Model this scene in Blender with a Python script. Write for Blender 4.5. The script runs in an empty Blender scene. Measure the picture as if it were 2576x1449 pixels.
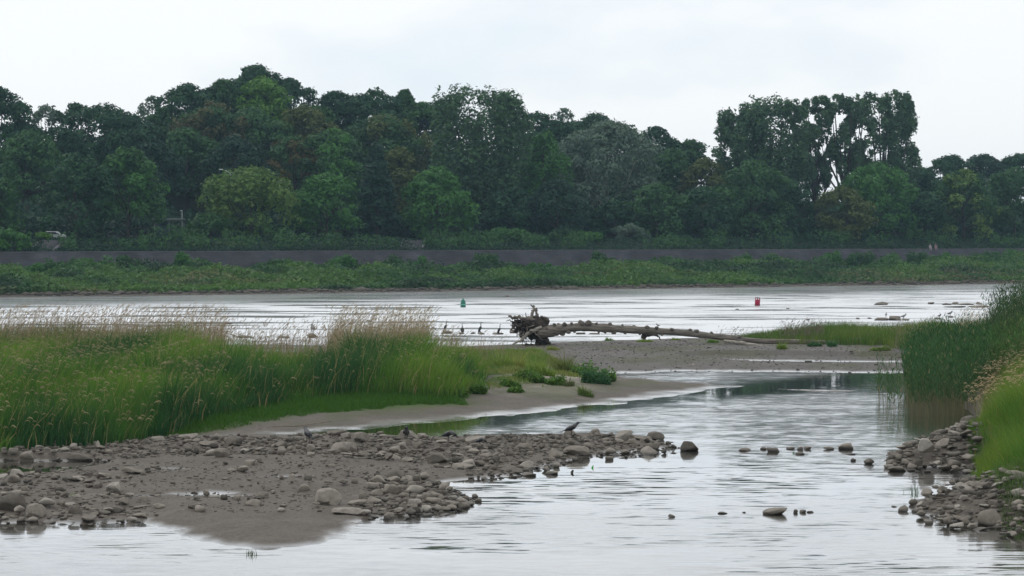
import bpy, math, random
import numpy as np

# ------------------------------------------------------------------ camera, world, sun
F, W, VH, CH = 5166.0, 2576.0, 605.0, 6.5      # focal length, width, horizon row (photo measures), eye height
scn = bpy.context.scene
COL = scn.collection
cam_data = bpy.data.cameras.new('camera')
cam = bpy.data.objects.new('camera', cam_data); COL.objects.link(cam)
cam.location = (0, 0, CH)
cam.rotation_euler = (math.radians(90), 0, 0)
cam_data.sensor_width = 36
cam_data.lens = 36 * F / W
cam_data.shift_y = -(724.5 - VH) / W
cam_data.clip_start = 0.5
cam_data.clip_end = 6000
scn.camera = cam

SUN_EL, SUN_AZ = math.radians(48), math.radians(-50)     # high, beyond the trees, a little left
world = bpy.data.worlds.new('World'); scn.world = world
world.use_nodes = True
wt = world.node_tree; wt.nodes.clear()
def wn(t, **k):
    n = wt.nodes.new(t)
    for a, b in k.items(): setattr(n, a, b)
    return n
sky = wn('ShaderNodeTexSky', sky_type='NISHITA', sun_disc=False, sun_elevation=SUN_EL, sun_rotation=SUN_AZ)
bg1 = wn('ShaderNodeBackground'); bg1.inputs[1].default_value = 0.10
wt.links.new(sky.outputs[0], bg1.inputs[0])
tc = wn('ShaderNodeTexCoord')
mp = wn('ShaderNodeMapping'); mp.inputs['Scale'].default_value = (1, 1, 2.6); mp.inputs['Location'].default_value = (0.35, 0.1, 0.2)
wt.links.new(tc.outputs['Generated'], mp.inputs[0])
nz = wn('ShaderNodeTexNoise'); nz.inputs['Scale'].default_value = 5.5; nz.inputs['Detail'].default_value = 4; nz.inputs['Roughness'].default_value = 0.5
wt.links.new(mp.outputs[0], nz.inputs[0])
rp = wn('ShaderNodeValToRGB')
rp.color_ramp.elements[0].position = 0.30; rp.color_ramp.elements[0].color = (0.86, 0.94, 1.01, 1)
rp.color_ramp.elements[1].position = 0.50; rp.color_ramp.elements[1].color = (1.05, 1.07, 1.08, 1)
wt.links.new(nz.outputs[0], rp.inputs[0])
bg2 = wn('ShaderNodeBackground'); bg2.inputs[1].default_value = 1.0
wt.links.new(rp.outputs[0], bg2.inputs[0])
mx = wn('ShaderNodeMixShader'); mx.inputs[0].default_value = 0.93
wt.links.new(bg1.outputs[0], mx.inputs[1]); wt.links.new(bg2.outputs[0], mx.inputs[2])
wo = wn('ShaderNodeOutputWorld'); wt.links.new(mx.outputs[0], wo.inputs[0])

sd = bpy.data.lights.new('sun', 'SUN'); sd.energy = 0.8; sd.angle = math.radians(14); sd.color = (1, 0.97, 0.92)
sun = bpy.data.objects.new('sun', sd); COL.objects.link(sun)
sdir = (math.sin(SUN_AZ) * math.cos(SUN_EL), math.cos(SUN_AZ) * math.cos(SUN_EL), math.sin(SUN_EL))
from mathutils import Vector, Matrix
sun.rotation_euler = Vector(sdir).to_track_quat('Z', 'Y').to_euler()
sun.location = (0, 0, 60)

vs = scn.view_settings
vs.view_transform = 'Standard'; vs.look = 'None'; vs.exposure = 0; vs.gamma = 1; vs.use_curve_mapping = False
scn.cycles.max_bounces = 6; scn.cycles.diffuse_bounces = 3; scn.cycles.glossy_bounces = 3
scn.cycles.transmission_bounces = 3; scn.cycles.volume_bounces = 0; scn.cycles.transparent_max_bounces = 4

# ------------------------------------------------------------------ helpers
R = np.random.default_rng(7)
random.seed(7)

def P(u, v, z=0.0):
    """point at height z that lies u, v in the photo"""
    Y = (CH - z) * F / (v - VH)
    return ((u - W / 2) * Y / F, Y, z)

def tag(o, label=None, cat=None, group=None, kind=None):
    if label: o['label'] = label
    if cat: o['category'] = cat
    if group: o['group'] = group
    if kind: o['kind'] = kind
    return o

def empty(name, loc, rz=0.0):
    o = bpy.data.objects.new(name, None); COL.objects.link(o)
    o.location = loc; o.rotation_euler = (0, 0, rz); o.empty_display_size = 0.2
    return o

def mesh(V, Fa, mats, smooth=False, col=None, midx=None):
    """V (n,3); Fa (m,k) array or list of such arrays"""
    V = np.asarray(V, dtype=np.float32)
    if not isinstance(Fa, list): Fa = [Fa]
    Fa = [np.asarray(f, dtype=np.int32) for f in Fa if len(f)]
    me = bpy.data.meshes.new('m')
    me.vertices.add(len(V)); me.vertices.foreach_set('co', V.ravel())
    tot = np.concatenate([np.full(len(f), f.shape[1], dtype=np.int32) for f in Fa])
    loops = np.concatenate([f.ravel() for f in Fa])
    me.loops.add(len(loops)); me.loops.foreach_set('vertex_index', loops)
    me.polygons.add(len(tot))
    start = np.zeros(len(tot), dtype=np.int32); start[1:] = np.cumsum(tot)[:-1]
    me.polygons.foreach_set('loop_start', start)
    me.polygons.foreach_set('loop_total', tot)
    if smooth: me.polygons.foreach_set('use_smooth', np.ones(len(tot), dtype=bool))
    if col is not None:
        a = me.color_attributes.new('tint', 'FLOAT_COLOR', 'POINT')
        c = np.ones((len(V), 4), dtype=np.float32); c[:, :3] = col
        a.data.foreach_set('color', c.ravel())
    for m in (mats if isinstance(mats, (list, tuple)) else [mats]): me.materials.append(m)
    if midx is not None: me.polygons.foreach_set('material_index', np.asarray(midx, dtype=np.int32))
    me.update(calc_edges=True); me.validate()
    return me

def obj(name, me, parent=None, loc=(0, 0, 0)):
    me.name = name
    o = bpy.data.objects.new(name, me); COL.objects.link(o)
    o.location = loc
    if parent is not None: o.parent = parent
    return o

class MB:
    """collects pieces into one mesh"""
    def __init__(s): s.V = []; s.Fq = []; s.Ft = []; s.C = []; s.n = 0
    def add(s, V, Fq=None, Ft=None, C=None):
        V = np.asarray(V, float)
        s.V.append(V)
        if Fq is not None and len(Fq): s.Fq.append(np.asarray(Fq) + s.n)
        if Ft is not None and len(Ft): s.Ft.append(np.asarray(Ft) + s.n)
        s.C.append(np.broadcast_to(np.array(C if C is not None else (1, 1, 1), float), (len(V), 3)))
        s.n += len(V); return s
    def build(s, name, mats, parent=None, smooth=False, col=True, loc=(0, 0, 0)):
        fs = []
        if s.Fq: fs.append(np.concatenate(s.Fq))
        if s.Ft: fs.append(np.concatenate(s.Ft))
        return obj(name, mesh(np.concatenate(s.V), fs, mats, smooth, np.concatenate(s.C) if col else None), parent, loc)

def tube(pts, rad, ns=8, ry=None, wob=0.0, rng=R):
    """closed tapered tube; ry = second radius list (up) for flattened ones"""
    pts = np.asarray(pts, float); n = len(pts)
    rad = np.broadcast_to(np.asarray(rad, float), (n,)); r2 = rad if ry is None else np.broadcast_to(np.asarray(ry, float), (n,))
    tg = np.gradient(pts, axis=0); tg /= np.linalg.norm(tg, axis=1)[:, None] + 1e-9
    ref = np.array([0, 0, 1.0]) if abs(tg[:, 2]).mean() < 0.8 else np.array([0, 1.0, 0])
    a = np.cross(ref, tg); a /= np.linalg.norm(a, axis=1)[:, None] + 1e-9
    b = np.cross(tg, a)
    th = np.arange(ns) * 2 * np.pi / ns
    k = 1 + wob * (rng.random((n, ns)) - 0.5)
    V = pts[:, None] + a[:, None] * (np.cos(th)[None, :, None] * (rad[:, None] * k)[:, :, None]) + b[:, None] * (np.sin(th)[None, :, None] * (r2[:, None] * k)[:, :, None])
    V = V.reshape(-1, 3)
    i = np.arange(n - 1)[:, None] * ns; j = np.arange(ns)[None]; j2 = (j + 1) % ns
    Fq = np.stack([i + j, i + j2, i + ns + j2, i + ns + j], -1).reshape(-1, 4)
    V = np.concatenate([V, pts[:1], pts[-1:]])
    c0, c1 = n * ns, n * ns + 1
    jj = np.arange(ns); Ft = np.concatenate([np.stack([np.full(ns, c0), (jj + 1) % ns, jj], -1), np.stack([np.full(ns, c1), (n - 1) * ns + jj, (n - 1) * ns + (jj + 1) % ns], -1)])
    return V, Fq, Ft

def box(x0, x1, y0, y1, z0, z1):
    V = np.array([(x, y, z) for x in (x0, x1) for y in (y0, y1) for z in (z0, z1)], float)
    Fq = np.array([(0, 1, 3, 2), (4, 6, 7, 5), (0, 4, 5, 1), (2, 3, 7, 6), (0, 2, 6, 4), (1, 5, 7, 3)])
    return V, Fq

_T = np.random.default_rng(3).random((4, 256, 256))
def vnoise(x, y, s=0):
    x = np.asarray(x, float); y = np.asarray(y, float)
    xi = np.floor(x).astype(int); yi = np.floor(y).astype(int); fx = x - xi; fy = y - yi
    fx = fx * fx * (3 - 2 * fx); fy = fy * fy * (3 - 2 * fy); T = _T[s % 4]
    g = lambda i, j: T[(i + 37 * s) % 256, j % 256]
    return (g(xi, yi) * (1 - fx) + g(xi + 1, yi) * fx) * (1 - fy) + (g(xi, yi + 1) * (1 - fx) + g(xi + 1, yi + 1) * fx) * fy
def fbm(x, y, s=0, o=3):
    r = 0; a = 0.5; t = 0
    for k in range(o): r = r + a * vnoise(x * 2 ** k, y * 2 ** k, s + k); t += a; a *= 0.5
    return r / t

def sdf(poly, x, y):
    """signed distance, positive inside"""
    p = np.asarray(poly, float); x = np.asarray(x, float); y = np.asarray(y, float)
    d = np.full(x.shape, 1e18); ins = np.zeros(x.shape, bool)
    for k in range(len(p)):
        ax, ay = p[k]; bx, by = p[(k + 1) % len(p)]
        ex, ey = bx - ax, by - ay
        t = np.clip(((x - ax) * ex + (y - ay) * ey) / (ex * ex + ey * ey + 1e-12), 0, 1)
        d = np.minimum(d, (x - ax - t * ex) ** 2 + (y - ay - t * ey) ** 2)
        c = ((ay > y) != (by > y)) & (x < (bx - ax) * (y - ay) / ((by - ay) if by != ay else 1e-12) + ax)
        ins ^= c
    return np.where(ins, 1, -1) * np.sqrt(d)
def WP(l, z=0.0): return [P(u, v, z)[:2] for u, v in l]

# ------------------------------------------------------------------ materials
def new_mat(name):
    m = bpy.data.materials.new(name); m.use_nodes = True
    nt = m.node_tree; nt.nodes.clear()
    return m, nt
def N(nt, t, **k):
    n = nt.nodes.new(t)
    for a, b in k.items():
        if isinstance(a, str) and a.startswith('i_'): n.inputs[a[2:].replace('_', ' ')].default_value = b
        else: setattr(n, a, b)
    return n
def rgb(c): return (c[0], c[1], c[2], 1)

def leaf_mat(name, c1, c2, trans=0.25, rough=0.6, attr=True):
    """c1..c2 mixed by each leaf's own tint"""
    m, nt = new_mat(name); L = nt.links.new
    at = N(nt, 'ShaderNodeAttribute', attribute_name='tint')
    sx = N(nt, 'ShaderNodeSeparateColor'); L(at.outputs['Color'], sx.inputs[0])
    mix = N(nt, 'ShaderNodeMix', data_type='RGBA'); mix.inputs[6].default_value = rgb(c1); mix.inputs[7].default_value = rgb(c2)
    L(sx.outputs[0], mix.inputs[0])
    p = N(nt, 'ShaderNodeBsdfPrincipled'); p.inputs['Roughness'].default_value = rough
    p.inputs['Specular IOR Level'].default_value = 0.12
    L(mix.outputs[2], p.inputs['Base Color'])
    t = N(nt, 'ShaderNodeBsdfTranslucent'); L(mix.outputs[2], t.inputs[0])
    ms = N(nt, 'ShaderNodeMixShader'); ms.inputs[0].default_value = trans
    L(p.outputs[0], ms.inputs[1]); L(t.outputs[0], ms.inputs[2])
    o = N(nt, 'ShaderNodeOutputMaterial'); L(ms.outputs[0], o.inputs[0])
    return m

def tint_mat(name, rough=0.8, trans=0.0, nscale=0, namp=0.0, bump=0.0, spec=0.3, base=None, stretch=None):
    """colour from the tint attribute (or base) with a little noise"""
    m, nt = new_mat(name); L = nt.links.new
    if base is None:
        at = N(nt, 'ShaderNodeAttribute', attribute_name='tint'); c = at.outputs['Color']
    else:
        at = N(nt, 'ShaderNodeRGB'); at.outputs[0].default_value = rgb(base); c = at.outputs[0]
    p = N(nt, 'ShaderNodeBsdfPrincipled'); p.inputs['Roughness'].default_value = rough; p.inputs['Specular IOR Level'].default_value = spec
    if nscale:
        tcn = N(nt, 'ShaderNodeTexCoord')
        nn = N(nt, 'ShaderNodeTexNoise'); nn.inputs['Scale'].default_value = nscale; nn.inputs['Detail'].default_value = 5
        if stretch:
            mpn = N(nt, 'ShaderNodeMapping'); mpn.inputs['Scale'].default_value = stretch; L(tcn.outputs['Object'], mpn.inputs[0]); L(mpn.outputs[0], nn.inputs[0])
        else: L(tcn.outputs['Object'], nn.inputs[0])
        mr = N(nt, 'ShaderNodeMapRange'); mr.inputs[3].default_value = 1 - namp; mr.inputs[4].default_value = 1 + namp; mr.inputs[1].default_value = 0.25; mr.inputs[2].default_value = 0.75
        L(nn.outputs[0], mr.inputs[0])
        mu = N(nt, 'ShaderNodeVectorMath', operation='SCALE'); L(c, mu.inputs[0]); L(mr.outputs[0], mu.inputs['Scale'])
        c = mu.outputs[0]
        if bump:
            b = N(nt, 'ShaderNodeBump'); b.inputs['Strength'].default_value = 0.7; b.inputs['Distance'].default_value = bump
            L(nn.outputs[0], b.inputs['Height']); L(b.outputs[0], p.inputs['Normal'])
    L(c, p.inputs['Base Color'])
    o = N(nt, 'ShaderNodeOutputMaterial')
    if trans:
        t = N(nt, 'ShaderNodeBsdfTranslucent'); L(c, t.inputs[0])
        ms = N(nt, 'ShaderNodeMixShader'); ms.inputs[0].default_value = trans
        L(p.outputs[0], ms.inputs[1]); L(t.outputs[0], ms.inputs[2]); L(ms.outputs[0], o.inputs[0])
    else: L(p.outputs[0], o.inputs[0])
    return m

# river water: dark silty body under a rippled mirror; calm slicks and rougher reaches
def water_mat():
    m, nt = new_mat('river_water'); L = nt.links.new
    g = N(nt, 'ShaderNodeNewGeometry')
    sp = N(nt, 'ShaderNodeSeparateXYZ'); L(g.outputs['Position'], sp.inputs[0])
    def noise(scale, sc3, detail=3, rough=0.5, dist=0.0, rot=0.0):
        mpn = N(nt, 'ShaderNodeMapping'); mpn.inputs['Scale'].default_value = sc3; mpn.inputs['Rotation'].default_value = (0, 0, rot)
        L(g.outputs['Position'], mpn.inputs[0])
        n = N(nt, 'ShaderNodeTexNoise'); n.inputs['Scale'].default_value = scale; n.inputs['Detail'].default_value = detail
        n.inputs['Roughness'].default_value = rough; n.inputs['Distortion'].default_value = dist
        L(mpn.outputs[0], n.inputs[0]); return n
    def mrange(src, a, b, c, d):
        r = N(nt, 'ShaderNodeMapRange'); r.inputs[1].default_value = a; r.inputs[2].default_value = b; r.inputs[3].default_value = c; r.inputs[4].default_value = d
        L(src, r.inputs[0]); return r.outputs[0]
    def mth(op, a, b):
        r = N(nt, 'ShaderNodeMath', operation=op)
        for i, q in enumerate((a, b)):
            if isinstance(q, (int, float)): r.inputs[i].default_value = q
            else: L(q, r.inputs[i])
        return r.outputs[0]
    river = mrange(sp.outputs['Y'], 118, 132, 0, 1)             # the open, fast stream beyond the bar
    # ripples as slopes (colour noise gives independent x and y tilts)
    fine = noise(2.4, (0.75, 1.5, 1), 3, 0.55, 0.4, 0.10)
    mid = noise(0.6, (0.7, 1.6, 1), 2, 0.5, 0.8, -0.05)
    big = noise(0.17, (0.38, 1.5, 1), 5, 0.66, 0.5, 0.04)
    patch = noise(0.045, (0.8, 2.2, 1), 3, 0.55, 0.4)
    def slope(n, amp):
        s = N(nt, 'ShaderNodeVectorMath', operation='SUBTRACT'); L(n.outputs['Color'], s.inputs[0]); s.inputs[1].default_value = (0.5, 0.5, 0.5)
        k = N(nt, 'ShaderNodeVectorMath', operation='SCALE'); L(s.outputs[0], k.inputs[0])
        if isinstance(amp, (int, float)): k.inputs['Scale'].default_value = amp
        else: L(amp, k.inputs['Scale'])
        return k.outputs[0]
    pm = mrange(patch.outputs[0], 0.38, 0.62, 0.35, 1.0)
    calm = mrange(big.outputs[0], 0.43, 0.51, 0.0, 1.0)
    a_f = mth('MULTIPLY', pm, mrange(river, 0, 1, 0.12, 0.30))
    a_m = mth('MULTIPLY', pm, mrange(river, 0, 1, 0.07, 0.30))
    rip = noise(2.1, (0.42, 2.6, 1), 2, 0.45, 0.35, 0.12); pat2 = noise(0.09, (1, 1.6, 1), 2, 0.5, 0.2)
    a_r = mth('MULTIPLY', mth('MULTIPLY', mrange(pat2.outputs[0], 0.47, 0.62, 0.06, 1.0), mrange(sp.outputs['Y'], 50, 66, 1, 0)), 0.32)
    shx0 = mth('MULTIPLY', sp.outputs['X'], -0.552); sh0 = mrange(mth('ADD', sp.outputs['Y'], shx0), 203, 240, 1, 0.2)
    # sheltered strip of calm water under the grass bank (distance from the spit's shore line)
    lee = mth('ABSOLUTE', mth('ADD', mth('ADD', mth('MULTIPLY', sp.outputs['X'], 0.792), mth('MULTIPLY', sp.outputs['Y'], -0.611)), 46.4), 0)
    sh0 = mth('MULTIPLY', sh0, mrange(lee, 0.9, 3.2, 0.12, 1))
    a_f = mth('MULTIPLY', a_f, sh0); a_m = mth('MULTIPLY', a_m, sh0)
    a1 = N(nt, 'ShaderNodeVectorMath', operation='ADD'); L(slope(fine, a_f), a1.inputs[0]); L(slope(mid, a_m), a1.inputs[1])
    a2 = N(nt, 'ShaderNodeVectorMath', operation='ADD'); L(a1.outputs[0], a2.inputs[0]); L(slope(rip, a_r), a2.inputs[1])
    fl = N(nt, 'ShaderNodeVectorMath', operation='MULTIPLY'); L(a2.outputs[0], fl.inputs[0]); fl.inputs[1].default_value = (0.7, 1, 0)
    ad = N(nt, 'ShaderNodeVectorMath', operation='ADD'); L(fl.outputs[0], ad.inputs[0]); ad.inputs[1].default_value = (0, 0, 1)
    nn = N(nt, 'ShaderNodeVectorMath', operation='NORMALIZE'); L(ad.outputs[0], nn.inputs[0])
    r_near = mrange(patch.outputs[0], 0.36, 0.6, 0.05, 0.15)
    shx = mth('MULTIPLY', sp.outputs['X'], -0.552); shore = mrange(mth('ADD', sp.outputs['Y'], shx), 203, 240, 1, 0)
    r_far = mth('MULTIPLY_ADD', mth('MULTIPLY', calm, mrange(shore, 0, 1, .12, 1)), 0.38)
    r_far.node.inputs[2].default_value = 0.17
    r_near = mth('MULTIPLY', r_near, mrange(lee, 0.9, 3.2, 0.35, 1))
    rmix = N(nt, 'ShaderNodeMix'); L(river, rmix.inputs[0]); L(r_near, rmix.inputs[2]); L(r_far, rmix.inputs[3])
    gl = N(nt, 'ShaderNodeBsdfGlossy'); gl.inputs['Color'].default_value = (0.90, 0.91, 0.93, 1)
    L(rmix.outputs[0], gl.inputs['Roughness']); L(nn.outputs[0], gl.inputs['Normal'])
    df = N(nt, 'ShaderNodeBsdfDiffuse'); df.inputs['Color'].default_value = (0.075, 0.068, 0.045, 1)
    fr = N(nt, 'ShaderNodeFresnel'); fr.inputs['IOR'].default_value = 1.36
    L(nn.outputs[0], fr.inputs['Normal'])
    ff = mrange(fr.outputs[0], 0.02, 0.48, 0.06, 0.90)
    ms = N(nt, 'ShaderNodeMixShader'); L(ff, ms.inputs[0]); L(df.outputs[0], ms.inputs[1]); L(gl.outputs[0], ms.inputs[2])
    o = N(nt, 'ShaderNodeOutputMaterial'); L(ms.outputs[0], o.inputs[0])
    return m

def ground_mat():
    m, nt = new_mat('bank_soil'); L = nt.links.new
    g = N(nt, 'ShaderNodeNewGeometry'); sp = N(nt, 'ShaderNodeSeparateXYZ'); L(g.outputs['Position'], sp.inputs[0])
    at = N(nt, 'ShaderNodeAttribute', attribute_name='tint')
    def noise(s, d=4, r=0.6):
        n = N(nt, 'ShaderNodeTexNoise'); n.inputs['Scale'].default_value = s; n.inputs['Detail'].default_value = d; n.inputs['Roughness'].default_value = r
        L(g.outputs['Position'], n.inputs[0]); return n.outputs[0]
    def mrange(src, a, b, c, d):
        r = N(nt, 'ShaderNodeMapRange'); r.inputs[1].default_value = a; r.inputs[2].default_value = b; r.inputs[3].default_value = c; r.inputs[4].default_value = d
        L(src, r.inputs[0]); return r.outputs[0]
    n1, n2, n3 = noise(0.7), noise(9, 5, 0.7), noise(45, 2)
    # wetness: the height above the water line, made ragged
    a = N(nt, 'ShaderNodeMath', operation='MULTIPLY_ADD'); L(n1, a.inputs[0]); a.inputs[1].default_value = -0.07; L(sp.outputs[2], a.inputs[2])
    wet = mrange(a.outputs[0], -0.03, 0.035, 1, 0)
    k1 = mrange(n1, 0.3, 0.7, 0.85, 1.15); k2 = mrange(n2, 0.25, 0.75, 0.68, 1.32); k3 = mrange(n3, 0.3, 0.7, 0.62, 1.38)
    mu = N(nt, 'ShaderNodeMath', operation='MULTIPLY'); L(k1, mu.inputs[0]); L(k2, mu.inputs[1])
    mu2 = N(nt, 'ShaderNodeMath', operation='MULTIPLY'); L(mu.outputs[0], mu2.inputs[0]); L(k3, mu2.inputs[1])
    mw = N(nt, 'ShaderNodeMath', operation='MULTIPLY'); L(mu2.outputs[0], mw.inputs[0]); L(mrange(wet, 0, 1, 1, 0.7), mw.inputs[1])
    sc = N(nt, 'ShaderNodeVectorMath', operation='SCALE'); L(at.outputs['Color'], sc.inputs[0]); L(mw.outputs[0], sc.inputs['Scale'])
    p = N(nt, 'ShaderNodeBsdfPrincipled'); L(sc.outputs[0], p.inputs['Base Color'])
    L(mrange(wet, 0, 1, 0.72, 0.13), p.inputs['Roughness']); L(mrange(wet, 0, 1, 0.2, 0.9), p.inputs['Specular IOR Level'])
    hs = N(nt, 'ShaderNodeMath', operation='MULTIPLY_ADD'); L(n3, hs.inputs[0]); hs.inputs[1].default_value = 0.35; L(n2, hs.inputs[2])
    b = N(nt, 'ShaderNodeBump'); b.inputs['Distance'].default_value = 0.05; L(hs.outputs[0], b.inputs['Height']); L(mrange(wet, 0, 1, 0.6, 0.05), b.inputs['Strength'])
    L(b.outputs[0], p.inputs['Normal']); L(mrange(wet, 0.3, 1, 0, 0.8), p.inputs['Coat Weight']); p.inputs['Coat Roughness'].default_value = 0.08
    o = N(nt, 'ShaderNodeOutputMaterial'); L(p.outputs[0], o.inputs[0])
    return m

def stone_mat():
    m, nt = new_mat('river_stone'); L = nt.links.new
    g = N(nt, 'ShaderNodeNewGeometry'); sp = N(nt, 'ShaderNodeSeparateXYZ'); L(g.outputs['Position'], sp.inputs[0])
    at = N(nt, 'ShaderNodeAttribute', attribute_name='tint')
    oi = N(nt, 'ShaderNodeObjectInfo')
    def mrange(src, a, b, c, d):
        r = N(nt, 'ShaderNodeMapRange'); r.inputs[1].default_value = a; r.inputs[2].default_value = b; r.inputs[3].default_value = c; r.inputs[4].default_value = d
        L(src, r.inputs[0]); return r.outputs[0]
    cr = N(nt, 'ShaderNodeValToRGB'); e = cr.color_ramp.elements
    e[0].position = 0; e[0].color = (0.10, 0.088, 0.073, 1); e[1].position = 1; e[1].color = (0.31, 0.285, 0.25, 1)
    q = e.new(0.4); q.color = (0.19, 0.168, 0.14, 1); q = e.new(0.8); q.color = (0.235, 0.21, 0.178, 1)
    L(oi.outputs['Random'], cr.inputs[0])
    mu = N(nt, 'ShaderNodeVectorMath', operation='MULTIPLY'); L(cr.outputs[0], mu.inputs[0]); L(at.outputs['Color'], mu.inputs[1])
    n = N(nt, 'ShaderNodeTexNoise'); n.inputs['Scale'].default_value = 6; n.inputs['Detail'].default_value = 6; n.inputs['Roughness'].default_value = 0.65; L(g.outputs['Position'], n.inputs[0])
    n2 = N(nt, 'ShaderNodeTexNoise'); n2.inputs['Scale'].default_value = 1.5; L(g.outputs['Position'], n2.inputs[0])
    # silt and wet line just above the water
    a = N(nt, 'ShaderNodeMath', operation='MULTIPLY_ADD'); L(n2.outputs[0], a.inputs[0]); a.inputs[1].default_value = -0.10; L(sp.outputs[2], a.inputs[2])
    wet = mrange(a.outputs[0], -0.02, 0.05, 1, 0)
    k = N(nt, 'ShaderNodeMath', operation='MULTIPLY'); L(mrange(n.outputs[0], 0.3, 0.7, 0.72, 1.28), k.inputs[0]); L(mrange(wet, 0, 1, 1, 0.38), k.inputs[1])
    sc = N(nt, 'ShaderNodeVectorMath', operation='SCALE'); L(mu.outputs[0], sc.inputs[0]); L(k.outputs[0], sc.inputs['Scale'])
    p = N(nt, 'ShaderNodeBsdfPrincipled'); L(sc.outputs[0], p.inputs['Base Color']); L(mrange(wet, 0, 1, 0.85, 0.4), p.inputs['Roughness'])
    p.inputs['Specular IOR Level'].default_value = 0.3
    b = N(nt, 'ShaderNodeBump'); b.inputs['Distance'].default_value = 0.04; b.inputs['Strength'].default_value = 0.6; L(n.outputs[0], b.inputs['Height']); L(b.outputs[0], p.inputs['Normal'])
    o = N(nt, 'ShaderNodeOutputMaterial'); L(p.outputs[0], o.inputs[0])
    return m

M_WATER, M_GROUND, M_STONE = water_mat(), ground_mat(), stone_mat()
M_GRASS = tint_mat('grass_blades', 0.55, trans=0.35, spec=0.2)
M_HEAD = tint_mat('grass_heads', 0.8, trans=0.3, spec=0.1)
M_BARK = tint_mat('bark', 0.9, nscale=4, namp=0.3, base=(0.05, 0.045, 0.038), spec=0.1)
M_PALEBARK = tint_mat('pale_bark', 0.9, nscale=4, namp=0.2, base=(0.26, 0.26, 0.22), spec=0.1)
M_WOOD = tint_mat('weathered_wood', 0.85, nscale=3.2, namp=0.6, bump=0.10, spec=0.15, stretch=(.35, 2.5, 3.0))
M_BIRD = tint_mat('feathers', 0.5, spec=0.3)
M_PAINT = tint_mat('paint', 0.45, nscale=9, namp=0.12, spec=0.4)

# ------------------------------------------------------------------ near ground: mud flats, spit, gravel bar, banks
L1 = WP([(-1500, 1140), (0, 1130), (400, 1112), (700, 1099), (820, 1089), (1000, 1074), (1180, 1053), (1350, 1037), (1540, 1016), (1700, 993), (1830, 977),
         (1868, 971), (1830, 967), (1750, 961), (1640, 952), (1550, 945), (1560, 940), (1700, 935), (2000, 936), (2285, 939), (2330, 1000), (2600, 1010),
         (3700, 1010), (3700, 790), (2576, 806), (2350, 824), (2200, 834), (2000, 842), (1800, 850), (1600, 855), (1450, 859), (1300, 866), (1150, 872), (1000, 885), (700, 895), (0, 900), (-1500, 900)])
BB = WP([(-1500, 1090), (300, 1090), (560, 1100), (680, 1096), (900, 1096), (1100, 1101), (1300, 1096), (1500, 1091), (1600, 1096), (1670, 1110), (1700, 1122),
         (1640, 1136), (1540, 1141), (1480, 1151), (1430, 1162), (1390, 1180), (1300, 1195), (1200, 1206), (1120, 1213), (1135, 1230), (1200, 1255), (1150, 1283), (1050, 1300),
         (970, 1306), (930, 1308), (870, 1340), (835, 1363), (780, 1374), (650, 1377), (500, 1364), (430, 1346), (400, 1327), (360, 1312), (200, 1318), (0, 1320), (-1500, 1325)])
CC = WP([(3900, 1500), (2700, 1400), (2576, 1345), (2490, 1326), (2380, 1313), (2310, 1292), (2300, 1268), (2350, 1245), (2430, 1228), (2470, 1200), (2440, 1172),
         (2245, 1172), (2225, 1150), (2300, 1125), (2430, 1100), (2462, 1068), (2445, 1050), (2400, 1000), (2430, 950), (2480, 900), (3900, 860)])
POOL = WP([(-300, 1163), (225, 1164), (230, 1172), (100, 1190), (-300, 1200)])
SLIVER = WP([(1940, 978), (2050, 980), (2165, 982.5), (2130, 986), (2040, 985)])
TROUGH = WP([(1850, 907), (2000, 909), (2290, 912), (2290, 917), (2080, 916), (1900, 911)])
SAND = WP([(1235, 935), (1400, 930), (1560, 955), (1480, 985), (1300, 992), (1230, 985)], 0.35)
GRASSY = WP([(-1500, 1150), (0, 1132), (300, 1102), (400, 1090), (560, 1062), (800, 1018), (1150, 1002), (1245, 975), (1260, 905), (1100, 885), (700, 900), (-1500, 905)], 0.3)
SHORT = WP([(400, 1096), (600, 1076), (800, 1046), (1000, 1032), (1180, 1020), (1150, 1000), (800, 1012), (560, 1055), (430, 1080)], 0.15)

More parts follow.
